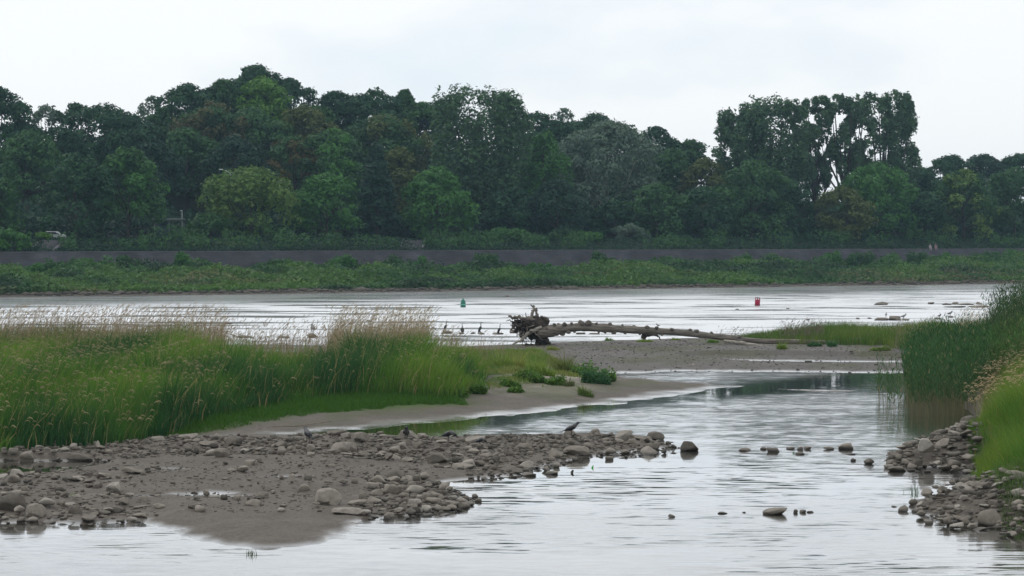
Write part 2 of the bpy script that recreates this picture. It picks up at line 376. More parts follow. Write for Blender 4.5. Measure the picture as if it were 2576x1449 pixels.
def ground(x, y):
    x = np.asarray(x, float); y = np.asarray(y, float)
    e = (fbm(x * 0.9, y * 0.5, 1) - 0.5)
    d1 = sdf(L1, x, y) + e * 1.6 + (fbm(x * 3.1, y * 2.6, 9) - .5) * .3
    micro = (fbm(x * 2.2, y * 1.6, 2) - 0.5)
    h1 = np.where(d1 > 0, 0.40 * (1 - np.exp(-np.clip(d1, 0, 99) ** 1.5 / 9.0)), d1 * 0.08)
    g = np.clip(sdf(GRASSY, x, y) / 4 + 0.3, 0, 1); h1 = h1 + np.where(d1 > 0, g * 0.3 * np.clip(d1 / 3, 0, 1), 0)
    h1 = h1 + np.where(d1 > 0, micro * 0.06 * np.clip(d1 / 2, 0, 1) + np.clip(sdf(SAND, x, y) / 2 + .5, 0, 1) * 0.12 * fbm(x * .8, y * .6, 5), 0)
    e2 = fbm(x * 3.1, y * 2.6, 9) - .5
    d2 = sdf(BB, x, y) + e * 1.0 + e2 * .35
    h2 = np.where(d2 > 0, 0.13 * (1 - np.exp(-d2 / 0.55)) + (fbm(x * 0.38, y * 0.5, 3) - 0.50) * 0.36 * np.clip(d2 / 2.5, 0, 1) + micro * 0.09 * np.clip(d2, 0, 1) + e2 * .05 * np.clip(d2, 0, 1), d2 * 0.08)
    d3 = sdf(CC, x, y) + e * 0.5
    h3 = np.where(d3 > 0, 2.6 * (1 - np.exp(-d3 / 6.5)) + micro * 0.08, d3 * 0.12)
    h = np.maximum(np.maximum(h1, h2), h3)
    dp = sdf(POOL, x, y); h = np.where(dp > -0.6, np.minimum(h, 0.03 - (dp + 0.6) * 0.2), h)
    dt = sdf(TROUGH, x, y) + e * 0.5; h = np.where(dt > -3, np.minimum(h, -dt * 0.07), h)
    ds = sdf(SLIVER, x, y); h = np.maximum(h, np.where(ds > 0, np.minimum(ds * 0.08, 0.05), -0.5))
    return h
def gz(x, y): return float(ground(np.array([x]), np.array([y]))[0])
def on_ground(u, v, it=4):
    """the ground point seen at u, v"""
    z = 0.0
    for _ in range(it):
        x, y, _z = P(u, v, z); z = max(gz(x, y), 0.0)
    return P(u, v, z)

def lerp(a, b, t): return a * (1 - t)[..., None] + np.asarray(b) * t[..., None]
nY, nX = 560, 380
Yr = 30 * (185 / 30) ** np.linspace(0, 1, nY)
tr = np.linspace(-0.40, 0.40, nX)
YY = np.repeat(Yr[:, None], nX, 1); XX = tr[None] * (YY + 6)
ZZ = ground(XX, YY)
c = np.ones(XX.shape + (3,)) * np.array((0.110, 0.094, 0.078))
bar = np.clip((YY - 97) / 6, 0, 1) * np.clip((XX - 0) / 4, 0, 1)
c = lerp(c, (0.112, 0.102, 0.094), bar)
sp_ = np.clip((sdf(SAND, XX, YY) + (fbm(XX, YY, 4) - .5) * 3) / 1.5, 0, 1); c = lerp(c, (0.30, 0.265, 0.22), sp_ * 0.9)
al = np.clip((fbm(XX * 0.5, YY * 0.3, 6) - 0.45) * 5, 0, 1) * np.clip((ZZ - 0.05) * 8, 0, 1) * (sdf(L1, XX, YY) > 0)
c = lerp(c, (0.075, 0.078, 0.040), al * 0.75)
gs = np.clip(sdf(GRASSY, XX, YY) + 0.4, 0, 1); c = lerp(c, (0.04, 0.05, 0.02), gs)
sh = np.clip(sdf(SHORT, XX, YY) + 0.3, 0, 1); c = lerp(c, (0.05, 0.09, 0.015), sh)
rb = np.clip((sdf(CC, XX, YY) - 2.5) / 2, 0, 1); c = lerp(c, (0.04, 0.05, 0.02), rb)
idx = np.arange(nY * nX).reshape(nY, nX)
Fq = np.stack([idx[:-1, :-1], idx[:-1, 1:], idx[1:, 1:], idx[1:, :-1]], -1).reshape(-1, 4)
# only where land is near the surface
keep = (ZZ[:-1, :-1] > -0.35).ravel()
tag(obj('ground', mesh(np.stack([XX, YY, ZZ], -1).reshape(-1, 3), Fq[keep], M_GROUND, True, c.reshape(-1, 3))), kind='structure')
s = 2500
tag(obj('water', mesh([(-s, -s, 0), (s, -s, 0), (s, s, 0), (-s, s, 0)], np.array([(0, 1, 2, 3)]), M_WATER)), kind='structure')
tag(obj('river_bed', mesh([(-s, -s, -2), (s, -s, -2), (s, s, -2), (-s, s, -2)], np.array([(0, 1, 2, 3)]), tint_mat('bed', 0.9, base=(0.08, 0.07, 0.05)))), kind='structure')

# ------------------------------------------------------------------ far bank
def line_y(u, a, b):
    k = (np.asarray(u, float) - W / 2) / F; m = (b[1] - a[1]) / (b[0] - a[0])
    return (a[1] - m * a[0]) / (1 - m * k)
def pu(u, Y): return ((0 - W / 2) * Y / F if u == 0 else (u - W / 2) * Y / F, Y)
BA, BE = pu(0, 235.0), pu(2576, 310.0)
WA, WE = pu(0, 272.0), pu(2576, 385.0)
Yb = lambda u: line_y(u, BA, BE) + 5 * (vnoise(np.asarray(u) / 260.0, 0.5, 2) - 0.5)
Yw = lambda u: line_y(u, WA, WE)
WT = 5.0                                            # top of the river wall
def hill_amp(u): return np.interp(u, [-1500, 0, 450, 700, 1100, 1500, 2000, 2576, 4500], [11, 11, 13, 15, 12, 9, 4.5, 5, 5])
def zfar(u, off):
    o = np.asarray(off, float)
    return np.where(o < 4, WT, 0) + np.where(o >= 4, WT + 1.4 * np.clip((o - 4) / 7, 0, 1) + hill_amp(u) * np.clip((o - 36) / 55, 0, 1) ** 1.0, 0)
def zflood(u, r): return np.where(r < 0, r * 3, 0.15 + 1.9 * np.clip(r, 0, 1) ** 0.8)
us = np.linspace(-1300, 4000, 420)
# floodplain
rs = np.array([-0.3, -0.06, 0, 0.03, 0.07, 0.12, 0.2, 0.3, 0.4, 0.5, 0.6, 0.7, 0.8, 0.9, 1.0])
U, Rr = np.meshgrid(us, rs); Y_ = Yb(U) * (1 - Rr) + (Yw(U) - 2.6) * Rr; X_ = (U - W / 2) * Y_ / F
Z_ = zflood(U, Rr) + np.where((Rr > .05) & (Rr < 1), (fbm(X_ * .15, Y_ * .1, 1) - .5) * .6, 0)
cc = np.ones(U.shape + (3,)) * np.array((0.045, 0.065, 0.03)); cc = lerp(cc, (0.085, 0.078, 0.065), (Rr < 0.04) * 1.0)
def gridF(a, b): i = np.arange(a * b).reshape(a, b); return np.stack([i[:-1, :-1], i[:-1, 1:], i[1:, 1:], i[1:, :-1]], -1).reshape(-1, 4)
M_FARG = tint_mat('far_soil', 0.9, nscale=0.8, namp=0.3, spec=0.1)
tag(obj('floodplain', mesh(np.stack([X_, Y_, Z_], -1).reshape(-1, 3), gridF(*U.shape), M_FARG, True, cc.reshape(-1, 3))), kind='structure')
# upper bank, promenade and hill
offs = np.array([0.5, 3.9, 4.1, 7, 11.2, 20, 30, 36, 50, 70, 90, 130, 250, 500])
U, O = np.meshgrid(us, offs); Y_ = Yw(U) + O; X_ = (U - W / 2) * Y_ / F; Z_ = zfar(U, O)
cc = np.ones(U.shape + (3,)) * np.array((0.022, 0.03, 0.016)); cc = lerp(cc, (0.026, 0.030, 0.020), ((O > 4) & (O < 11.3)) * 1.0)
cc = lerp(cc, (0.05, 0.05, 0.045), (O < 4) * 1.0); cc = lerp(cc, (0.10, 0.16, 0.035), ((O > 11) & (O < 32)) * (U < 1000) * 0.7)
tag(obj('hillside', mesh(np.stack([X_, Y_, Z_], -1).reshape(-1, 3), gridF(*U.shape), M_FARG, False, cc.reshape(-1, 3))), kind='structure')

# river wall: battered masonry with recessed courses, kerb-like coping
m, nt = new_mat('wall_masonry'); Lk = nt.links.new
tcn = N(nt, 'ShaderNodeTexCoord'); br = N(nt, 'ShaderNodeTexBrick'); br.inputs['Scale'].default_value = 1.0
br.inputs['Color1'].default_value = (0.038, 0.04, 0.05, 1); br.inputs['Color2'].default_value = (0.06, 0.058, 0.07, 1); br.inputs['Mortar'].default_value = (0.034, 0.035, 0.04, 1)
br.inputs['Brick Width'].default_value = 1.1; br.inputs['Row Height'].default_value = 0.34; br.inputs['Mortar Size'].default_value = 0.03
sx = N(nt, 'ShaderNodeSeparateXYZ'); cx = N(nt, 'ShaderNodeCombineXYZ'); Lk(tcn.outputs['Object'], sx.inputs[0]); Lk(sx.outputs[0], cx.inputs[0]); Lk(sx.outputs[2], cx.inputs[1]); Lk(cx.outputs[0], br.inputs[0])
n1 = N(nt, 'ShaderNodeTexNoise'); n1.inputs['Scale'].default_value = 0.35; n1.inputs['Detail'].default_value = 6; Lk(tcn.outputs['Object'], n1.inputs[0])
mr = N(nt, 'ShaderNodeMapRange'); mr.inputs[1].default_value = .3; mr.inputs[2].default_value = .7; mr.inputs[3].default_value = .4; mr.inputs[4].default_value = 1.2; Lk(n1.outputs[0], mr.inputs[0])
scn_ = N(nt, 'ShaderNodeVectorMath', operation='SCALE'); Lk(br.outputs[0], scn_.inputs[0]); Lk(mr.outputs[0], scn_.inputs['Scale'])
pb = N(nt, 'ShaderNodeBsdfPrincipled'); pb.inputs['Roughness'].default_value = .9; Lk(scn_.outputs[0], pb.inputs['Base Color'])
om = N(nt, 'ShaderNodeOutputMaterial'); Lk(pb.outputs[0], om.inputs[0]); M_WALL = m
wall = tag(empty('river_wall', (0, 0, 0)), 'long grey masonry river wall running below the trees', 'wall')
wu = np.linspace(-1300, 4000, 60); wy = Yw(wu); wx = (wu - W / 2) * wy / F
V = []; Fa = []
prof = []
zc = 1.2; k = 0
while zc < WT - 0.3:                              # stepped courses
    prof += [(-4.2 + k * 0.40, zc), (-4.2 + k * 0.40 + .06, zc + 0.34)]; zc += 0.34; k += 1
prof += [(0.25, WT - 0.26)]
pr = np.array(prof)
Vg = np.stack([np.repeat(wx[None], len(pr), 0), wy[None] + pr[:, :1], np.repeat(pr[:, 1:], len(wu), 1)], -1)
obj('masonry', mesh(Vg.reshape(-1, 3), gridF(len(pr), len(wu)), M_WALL), wall)
cp = np.array([(-0.12, WT - 0.26), (-0.12, WT + 0.02), (0.6, WT + 0.02)])
Vg = np.stack([np.repeat(wx[None], 3, 0), wy[None] + cp[:, :1], np.repeat(cp[:, 1:], len(wu), 1)], -1)
obj('coping', mesh(Vg.reshape(-1, 3), gridF(3, len(wu)), tint_mat('coping_stone', .8, nscale=.8, namp=.25, base=(0.075, 0.075, 0.08))), wall)

# ------------------------------------------------------------------ trees
PAL = {
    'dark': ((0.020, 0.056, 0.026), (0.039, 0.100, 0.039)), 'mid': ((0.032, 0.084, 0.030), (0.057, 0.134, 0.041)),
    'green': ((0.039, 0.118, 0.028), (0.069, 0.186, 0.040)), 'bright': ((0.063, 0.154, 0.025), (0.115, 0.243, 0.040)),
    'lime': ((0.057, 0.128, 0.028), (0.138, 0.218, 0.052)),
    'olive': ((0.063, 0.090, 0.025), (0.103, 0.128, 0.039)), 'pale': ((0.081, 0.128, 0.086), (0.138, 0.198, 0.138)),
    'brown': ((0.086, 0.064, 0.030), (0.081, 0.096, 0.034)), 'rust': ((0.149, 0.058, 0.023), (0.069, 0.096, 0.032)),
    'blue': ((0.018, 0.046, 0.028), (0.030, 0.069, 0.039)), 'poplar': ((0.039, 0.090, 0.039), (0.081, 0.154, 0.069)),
}
LM = {k: leaf_mat('leaves_' + k, a, b) for k, (a, b) in PAL.items()}

def leaf_quads(pos, nrm, size, rng):
    n = len(pos)
    a = np.cross(nrm, rng.normal(size=(n, 3))); a /= np.linalg.norm(a, axis=1)[:, None] + 1e-9
    b = np.cross(nrm, a); s1 = size[:, None]; s2 = size[:, None] * rng.uniform(0.45, 0.9, (n, 1))
    V = np.stack([pos - a * s1 - b * s2 * .6, pos + a * s1 * 1.1 - b * s2 * .5, pos + b * s2 * 1.2], 1).reshape(-1, 3)
    return V, np.arange(3 * n).reshape(n, 3)

def crown_shape(kind, t, rng):
    if kind == 'round': return np.clip(1 - (np.abs(2 * t - 0.8) / 1.22) ** 2.6, 0, 1) ** 0.5
    if kind == 'cone': return np.clip(1.02 - t, 0, 1) ** 0.55 * np.clip(t * 7 + .5, 0, 1)
    if kind == 'poplar': return 0.55 + 0.45 * np.sin(np.clip(t, 0, 1) * 2.7) ** 0.8
    if kind == 'vase': return 0.45 + 0.55 * np.sin(np.clip(t * 2.6 + .1, 0, 3.1)) ** .7
    if kind == 'column': return np.clip(np.sin(np.clip(t * 2.9 + 0.2, 0, 3.14)), 0, 1) ** 0.45
    return np.sqrt(np.clip(1 - (2 * t - 1) ** 2, 0, 1))

def make_tree(name, u, top, hw, off, kind, pal, label, cat='tree', group=None, cb=0.12, dens=1.0, leaf=0.30, gaps=False, bark=None, trunkr=None, base_v=None, K=None, pal2=None):
    seed = int(u * 7 + top * 13 + 5) % 99991; rng = np.random.default_rng(seed)
    Y = float(Yw(u)) + off; x = (u - W / 2) * Y / F; zb = float(zfar(u, off))
    zt = CH + (VH - top) * Y / F; h = zt - zb; rx = hw * Y / F
    o = tag(empty(name, (x, Y, zb)), label, cat, group)
    if off > 60: rx *= 1.3
    c0 = h * cb; ch = h - c0
    if kind == 'round' and off > 30 and ch > 3.4 * rx: c0 = h - 3.4 * rx; ch = 3.4 * rx
    if hw < 60 and off > 60: c0 = max(c0, h * .35); ch = h - c0
    K = int(np.clip((K or 38) * 1.5 * (ch / (2 * rx)) ** (0 if K else 1) * (1.2 if gaps else 1), 24, 170))
    rc = rx * rng.uniform(0.15, 0.36, K) * (1.0 if not gaps else 0.78)
    t = rng.random(K) ** 0.75; t[:3] = [1, .97, .93]
    if kind in ('poplar', 'vase'): t[3:9] = rng.uniform(.88, 1.0, 6); rc = rc * (1.05 - .42 * t)
    shp = crown_shape(kind, t, rng)
    ang = rng.random(K) * 2 * np.pi + np.arange(K) * 2.4
    rr = np.sqrt(rng.uniform(0.25, 1, K)); rr[:3] *= .5
    el = {'poplar': 1.7, 'vase': 1.5, 'column': 1.3}.get(kind, 0.8)
    rad = np.maximum(shp * rx * 1.22 - rc * .8, 0) * rr
    C = np.stack([np.cos(ang) * rad, np.sin(ang) * rad, c0 + rc * el * .6 + t * (ch - rc * el * 1.6)], 1)
    n = int(np.clip(64 * rx * ch * dens * (.38 / leaf) ** 1.7, 700, 24000))
    wgt = rc ** 2; ci = rng.choice(K, n, p=wgt / wgt.sum())
    d = rng.normal(size=(n, 3)); d /= np.linalg.norm(d, axis=1)[:, None]
    fl = (d[:, 2] < 0) & (rng.random(n) < 0.45); d[fl, 2] *= -1
    rag = 0.60 + 0.36 * rng.random(n) ** 0.6 + .28 * rng.random(n) ** 4
    pos = C[ci] + d * (rc[ci] * rag)[:, None] * np.array([1, 1, el])
    pos += rng.normal(size=(n, 3)) * leaf * .35
    nr = d + rng.normal(size=(n, 3)) * 0.5 + np.array([0, 0, .35]); nr /= np.linalg.norm(nr, axis=1)[:, None]
    V, Fq = leaf_quads(pos, nr, leaf * rng.uniform(0.4, 1.5, n), rng)
    cl_t = rng.random(K)
    tv = np.clip(0.5 * cl_t[ci] + 0.5 * rng.random(n) , 0, 1)
    mats = [LM[pal]]; mi = None
    if pal2:
        mats.append(LM[pal2[0]]); mi = (cl_t[ci] < pal2[1]).astype(int)
    obj('crown', mesh(V, Fq, mats, False, np.repeat(tv, 3)[:, None] * np.ones(3), mi), o)
    mb = MB(); bm_ = bark or M_BARK; tr0 = trunkr or max(0.16, h * 0.018)
    lean = rng.normal(size=2) * .02 * h; ht = c0 + ch * (.75 if kind in ('cone', 'column', 'poplar') else .55)
    tp = np.array([(lean[0] * q * q, lean[1] * q * q, -0.3 + (ht + .3) * q) for q in np.linspace(0, 1, 7)])
    mb.add(*tube(tp, tr0 * np.array([1.5, 1.05, .95, .8, .6, .42, .2]), 7, rng=rng))
    for i in rng.choice(K, min(K, 16 if gaps else 9), replace=False):
        q = np.clip((C[i][2] - c0 * .8) / h * .55 + .12 * rng.random(), .2, .85); s0 = tp[0] + (tp[-1] - tp[0]) * q * min(1, h / ht)
        if s0[2] > C[i][2]: s0 = s0 * .6
        mdl = (s0 + C[i]) / 2 + np.array([0, 0, -.08 * h * (1 - q) * .5]); mdl[:2] += (C[i] - s0)[:2] * .15
        mb.add(*tube([s0, s0 * .55 + mdl * .45 + [0, 0, .02 * h], mdl, C[i] * .6 + mdl * .4, C[i]], tr0 * np.array([.5, .42, .32, .2, .07]), 5, rng=rng))
    mb.build('trunk', bm_, o, True, False)
    return o

G1, G2, G3 = 'front trees above the river wall', 'trees of the wooded slope', 'skyline trees'
T = [  # name, u, top, half width, offset, shape, palette, label, extras
 # skyline
 ('oak_tree', -12, 218, 88, 78, 'round', 'dark', 'tall dark oak cut by the picture edge at the skyline end', dict(gaps=True, K=46, group=G3)),
 ('birch_tree', 118, 262, 40, 84, 'round', 'pale', 'thin pale birch with see-through crown beside the tall dark oak', dict(gaps=True, dens=.5, group=G3)),
 ('oak_tree', 192, 256, 42, 80, 'round', 'dark', 'narrow ragged oak between the pale birch and the broad dark oak', dict(gaps=True, dens=.7, group=G3)),
 ('oak_tree', 265, 260, 98, 72, 'round', 'dark', 'broad dark flat-topped oak behind the paired front trees', dict(dens=1.1, group=G3)),
 ('birch_tree', 384, 240, 28, 86, 'round', 'pale', 'wispy grey birch standing alone on the skyline dip', dict(gaps=True, dens=.45, group=G3, cb=.4)),
 ('oak_tree', 470, 208, 66, 82, 'round', 'dark', 'rounded oak at the start of the hilltop rise', dict(group=G3)),
 ('birch_tree', 563, 197, 40, 84, 'column', 'mid', 'slim birch filling the notch left of the hilltop oak', dict(gaps=True, group=G3)),
 ('oak_tree', 648, 160, 62, 92, 'round', 'dark', 'highest oak of the wood crowning the hilltop', dict(group=G3)),
 ('oak_tree', 728, 196, 58, 90, 'round', 'dark', 'oak with loose drooping right shoulder next to the hilltop oak', dict(gaps=True, dens=1.1, group=G3)),
 ('maple_tree', 662, 190, 52, 80, 'round', 'bright', 'bright green maple glowing just under the hilltop oak', dict(group=G3)),
 ('oak_tree', 790, 262, 60, 84, 'round', 'mid', 'low oak on the falling slope right of the hilltop', dict(group=G3)),
 ('oak_tree', 842, 228, 44, 86, 'round', 'dark', 'small open oak in the middle of the long skyline ridge', dict(gaps=True, group=G3)),
 ('oak_tree', 945, 223, 74, 86, 'round', 'dark', 'wide oak on the long ridge left of the pointed tree', dict(group=G3)),
 ('linden_tree', 1018, 224, 44, 88, 'cone', 'mid', 'pointed tree on the ridge before the tall poplar', dict(gaps=True, dens=1.2, group=G3)),
 ('oak_tree', 1105, 250, 50, 84, 'round', 'dark', 'dark oak tucked against the left flank of the tall poplar', dict(group=G3)),
 ('oak_tree', 1352, 280, 56, 82, 'round', 'dark', 'dark tree sloping down from the right flank of the tall poplar', dict(gaps=True, dens=1.2, group=G3)),
 ('birch_tree', 1420, 272, 32, 88, 'round', 'pale', 'nearly bare twiggy birch beside the grey willow', dict(gaps=True, dens=.4, group=G3)),
 ('oak_tree', 1495, 282, 68, 84, 'round', 'dark', 'dark domed oak peeping over the grey willow', dict(group=G3)),
 ('oak_tree', 1648, 316, 44, 80, 'round', 'dark', 'last ragged oak before the skyline drops to the poplars', dict(gaps=True, group=G3)),
 ('oak_tree', 1735, 350, 48, 76, 'round', 'mid', 'low rounded tree in the skyline dip before the poplar group', dict(group=G3)),
 ('oak_tree', 2395, 390, 66, 66, 'round', 'dark', 'dark oak just right of the open poplar', dict(gaps=True, dens=1.3, group=G3)),
 ('oak_tree', 2478, 386, 60, 70, 'round', 'blue', 'blue-dark oak behind the olive dome tree', dict(group=G3)),
 ('oak_tree', 2560, 386, 60, 68, 'round', 'dark', 'dark oak ending the skyline at the frame edge', dict(gaps=True, dens=1.2, group=G3)),
 ('oak_tree', 60, 300, 60, 74, 'round', 'dark', 'dark filler oak right of the edge oak below the pale birch', dict(group=G3)),
 ('oak_tree', 335, 288, 52, 78, 'round', 'dark', 'low oak right of the broad flat-topped oak', dict(group=G3)),
 ('oak_tree', 428, 262, 50, 80, 'round', 'mid', 'low oak behind the wispy grey birch', dict(group=G3)),
 ('oak_tree', 520, 222, 60, 86, 'round', 'dark', 'oak joining the rise between the rounded oak and slim birch', dict(group=G3)),
 ('oak_tree', 600, 200, 54, 88, 'round', 'dark', 'oak on the left shoulder of the hilltop oak', dict(group=G3)),
 ('oak_tree', 895, 236, 60, 84, 'round', 'dark', 'ridge oak between the small open oak and the wide oak', dict(group=G3)),
 ('oak_tree', 1060, 256, 56, 84, 'round', 'mid', 'ridge oak right behind the pointed tree', dict(group=G3)),
 ('oak_tree', 1430, 305, 70, 80, 'round', 'dark', 'low oak at the foot of the nearly bare birch', dict(group=G3)),
 ('oak_tree', 1580, 312, 66, 80, 'round', 'dark', 'ridge oak right of the dark domed oak', dict(group=G3)),
 ('oak_tree', 1700, 352, 56, 78, 'round', 'dark', 'dark oak right of the last ragged oak', dict(group=G3)),
 ('oak_tree', 2310, 420, 60, 64, 'round', 'dark', 'dark oak tucked under the open poplar rim', dict(group=G3)),
 # slope
 ('maple_tree', 75, 328, 88, 52, 'round', 'mid', 'broad soft maple below the pale birch', dict(group=G2)),
 ('chestnut_tree', 535, 252, 78, 66, 'round', 'brown', 'brown-tinged chestnut on the slope below the hilltop rise', dict(pal2=('mid', .6), group=G2)),
 ('maple_tree', 470, 320, 84, 56, 'round', 'mid', 'shaded maple between the broad oak and the brown chestnut', dict(group=G2)),
 ('oak_tree', 640, 268, 78, 66, 'round', 'mid', 'mid green oak directly under the bright maple', dict(group=G2)),
 ('ash_tree', 762, 264, 74, 66, 'round', 'olive', 'olive ash on the slope left of the rust-topped chestnut', dict(group=G2)),
 ('maple_tree', 590, 340, 80, 46, 'round', 'blue', 'deep shaded tree behind the light rounded lime', dict(group=G2)),
 ('ash_tree', 962, 284, 88, 64, 'round', 'olive', 'olive-brown ash under the long ridge', dict(pal2=('mid', .5), group=G2)),
 ('chestnut_tree', 738, 338, 68, 44, 'round', 'rust', 'chestnut with rust red patches above the light rounded lime', dict(pal2=('mid', .72), group=G2)),
 ('maple_tree', 838, 322, 98, 42, 'round', 'green', 'wide green maple right of the rust-patched chestnut', dict(pal2=('mid', .5), group=G2)),
 ('maple_tree', 1000, 368, 60, 38, 'round', 'olive', 'small greyish tree behind the dark conical tree', dict(group=G2)),
 ('oak_tree', 390, 345, 70, 50, 'round', 'blue', 'dark oak in the gap right of the paired front trees', dict(group=G2)),
 ('poplar_tree', 1205, 207, 118, 40, 'poplar', 'poplar', 'tallest poplar of the wood with three ragged tops', dict(dens=1.8, cb=.10, K=100, group=G2)),
 ('maple_tree', 1372, 330, 62, 40, 'column', 'green', 'light green tree leaning on the right of the tall poplar', dict(group=G2)),
 ('grey_willow', 1530, 300, 124, 44, 'round', 'pale', 'huge silver-grey willow with pale forked limbs', dict(bark=M_PALEBARK, dens=.9, K=60, group=G2)),
 ('maple_tree', 1690, 372, 62, 50, 'round', 'mid', 'mid green tree right of the silver-grey willow', dict(group=G2)),
 ('ash_tree', 1770, 395, 66, 42, 'round', 'olive', 'dull olive ash left of the poplar group', dict(group=G2)),
 ('poplar_tree', 1862, 272, 66, 44, 'poplar', 'poplar', 'shortest and leftmost tree of the poplar group', dict(K=84, dens=2.0, cb=.05, group=G2)),
 ('poplar_tree', 1945, 238, 88, 42, 'poplar', 'poplar', 'dense full poplar in the middle of the poplar group', dict(K=112, dens=2.2, cb=.05, group=G2)),
 ('poplar_tree', 2055, 238, 52, 46, 'vase', 'poplar', 'slim poplar between the dense one and the open one', dict(gaps=True, dens=1.4, cb=.30, K=44, group=G2)),
 ('poplar_tree', 2128, 236, 62, 44, 'vase', 'poplar', 'open poplar with sky showing between its bare lower limbs', dict(gaps=True, dens=1.0, cb=.40, K=40, group=G2)),
 ('poplar_tree', 2218, 226, 86, 46, 'vase', 'poplar', 'wide open-crowned poplar at the end of the poplar group', dict(gaps=True, dens=1.5, cb=.16, K=76, group=G2)),
 ('oak_tree', 2330, 430, 70, 48, 'round', 'dark', 'dark tree filling the foot of the open-crowned poplar', dict(group=G2)),
 # front row
 ('elm_tree', 5, 448, 52, 20, 'round', 'mid', 'half-seen elm at the picture edge above the river wall', dict(group=G1, cb=.05)),
 ('hornbeam_tree', 192, 384, 92, 15, 'round', 'dark', 'dense dark hornbeam with foliage reaching almost to the lawn', dict(group=G1, cb=.05)),
 ('hornbeam_tree', 322, 369, 90, 17, 'round', 'mid', 'lighter hornbeam with a clear trunk right beside the dense dark one', dict(group=G1, cb=.1, pal2=('green', .4))),
 ('small_willow', 530, 534, 62, 18, 'round', 'mid', 'low bushy willow at the foot of the light rounded lime', dict(group=G1, cb=.05, leaf=.24)),
 ('lime_tree', 630, 417, 120, 21, 'round', 'lime', 'light yellow-green lime with a perfect round dome', dict(group=G1, cb=.09, K=64)),
 ('lime_tree', 822, 430, 84, 19, 'round', 'green', 'green lime between the round dome and the dark cone tree', dict(group=G1, cb=.1)),
 ('spruce_tree', 948, 362, 58, 22, 'cone', 'blue', 'dark cone-shaped tree in the front row', dict(group=G1, cb=.04, dens=1.4)),
 ('lime_tree', 1100, 417, 88, 18, 'round', 'green', 'full fresh green lime left of the tall poplar trunk', dict(group=G1, cb=.05)),
 ('elm_tree', 1292, 470, 70, 26, 'round', 'dark', 'dark elm spreading right of the tall poplar trunk', dict(group=G1, cb=.05)),
 ('elm_tree', 1402, 448, 72, 20, 'round', 'blue', 'shadowy elm in front of the silver-grey willow', dict(group=G1, cb=.05)),
 ('elm_tree', 1545, 500, 56, 24, 'round', 'dark', 'low dark elm beneath the forked willow limbs', dict(group=G1, cb=.05)),
 ('lime_tree', 1652, 460, 76, 19, 'round', 'mid', 'even dark green lime in the quiet middle of the front row', dict(group=G1, cb=.05)),
 ('lime_tree', 1765, 468, 68, 18, 'round', 'dark', 'lime touching the base of the leftmost poplar', dict(group=G1, cb=.05)),
 ('elm_tree', 1890, 400, 96, 20, 'round', 'mid', 'large dark elm hiding the feet of the poplar group', dict(group=G1, cb=.03, dens=1.1)),
 ('elm_tree', 1985, 450, 60, 22, 'round', 'dark', 'elm squeezed between the large elm and the olive field maple', dict(group=G1, cb=.03)),
 ('field_maple', 2125, 468, 74, 15, 'round', 'olive', 'yellowish olive field maple standing forward of its neighbours', dict(group=G1, cb=.05)),
 ('lime_tree', 2205, 405, 98, 21, 'round', 'green', 'clear green lime behind the olive field maple', dict(group=G1, cb=.04)),
 ('lime_tree', 2425, 424, 84, 18, 'round', 'lime', 'olive dome-shaped lime near the end of the front row', dict(group=G1, cb=.05, pal2=('mid', .6))),
 ('lime_tree', 2552, 418, 76, 20, 'round', 'mid', 'last lime of the front row at the frame edge', dict(group=G1, cb=.05)),
 ('elm_tree', 2325, 480, 50, 17, 'round', 'dark', 'narrow dark elm left of the olive dome-shaped lime', dict(group=G1, cb=.03)),
]
for a in T: make_tree(*a[:8], **a[8])
SH = [(25, 575, 48, 3.5, 'green', 'rounded light shrub at the wall end beside the first stone stairs'), (108, 585, 24, 12, 'bright', 'small bright bush below the parked white car'),
      (455, 588, 26, 15, 'mid', 'bush right of the shelter'), (1268, 572, 48, 13, 'green', 'leafy bush right of the tall poplar trunk'), (1342, 590, 40, 12, 'mid', 'low bush between two leafy bushes'),
      (1478, 582, 46, 12, 'green', 'green bush left of the whitish bush'), (1585, 562, 44, 15, 'pale', 'whitish grey bush under the dark elms'), (1700, 590, 40, 12, 'dark', 'dark low bush under the quiet lime'),
      (2030, 588, 50, 13, 'dark', 'dark bush at the foot of the poplar group'), (1190, 592, 34, 12, 'mid', 'bush left of the tall poplar trunk')]
for u, top, hw, off, pal, lab in SH:
    make_tree('bush', u, top, hw, off, 'round', pal, lab, 'bush', 'bushes under the front trees', cb=0.0, leaf=.2, dens=1.3)

# undergrowth that closes the wood behind the trunks
def mass(name, n, ulo, uhi, olo, ohi, hmax, pals, size, label, z0=0.0, thr=0.0):
    rng = np.random.default_rng(n); u = rng.uniform(ulo, uhi, n); o = rng.uniform(olo, ohi, n)
    if thr: k_ = (fbm(u / 45.0, o * .15, 11, 2) > thr) & (np.abs(u - 112) > 34) & (np.abs(u - 1035) > 28); u, o = u[k_], o[k_]; n = len(u)
    Y = Yw(u) + o; x = (u - W / 2) * Y / F; g = zfar(u, o)
    hh = hmax * (0.35 + 0.65 * fbm(x * .09, Y * .05, 3)) ; z = g + z0 + hh * rng.random(n) ** .8
    nr = rng.normal(size=(n, 3)) + [0, -.6, .8]; nr /= np.linalg.norm(nr, axis=1)[:, None]
    V, Fq = leaf_quads(np.stack([x, Y, z], 1), nr, size * rng.uniform(.5, 1.3, n), rng)
    tv = np.repeat(np.clip(fbm(x * .12, Y * .1, 2) * .7 + .3 * rng.random(n), 0, 1), 3)[:, None] * np.ones(3)
    o_ = obj(name, mesh(V, Fq, LM[pals], False, tv)); tag(o_, label, 'undergrowth', None, 'stuff')
mass('slope_scrub', 30000, -200, 2760, 1.2, 12.5, .8, 'blue', .2, 'dark scrub and weeds on the slope above the river wall')
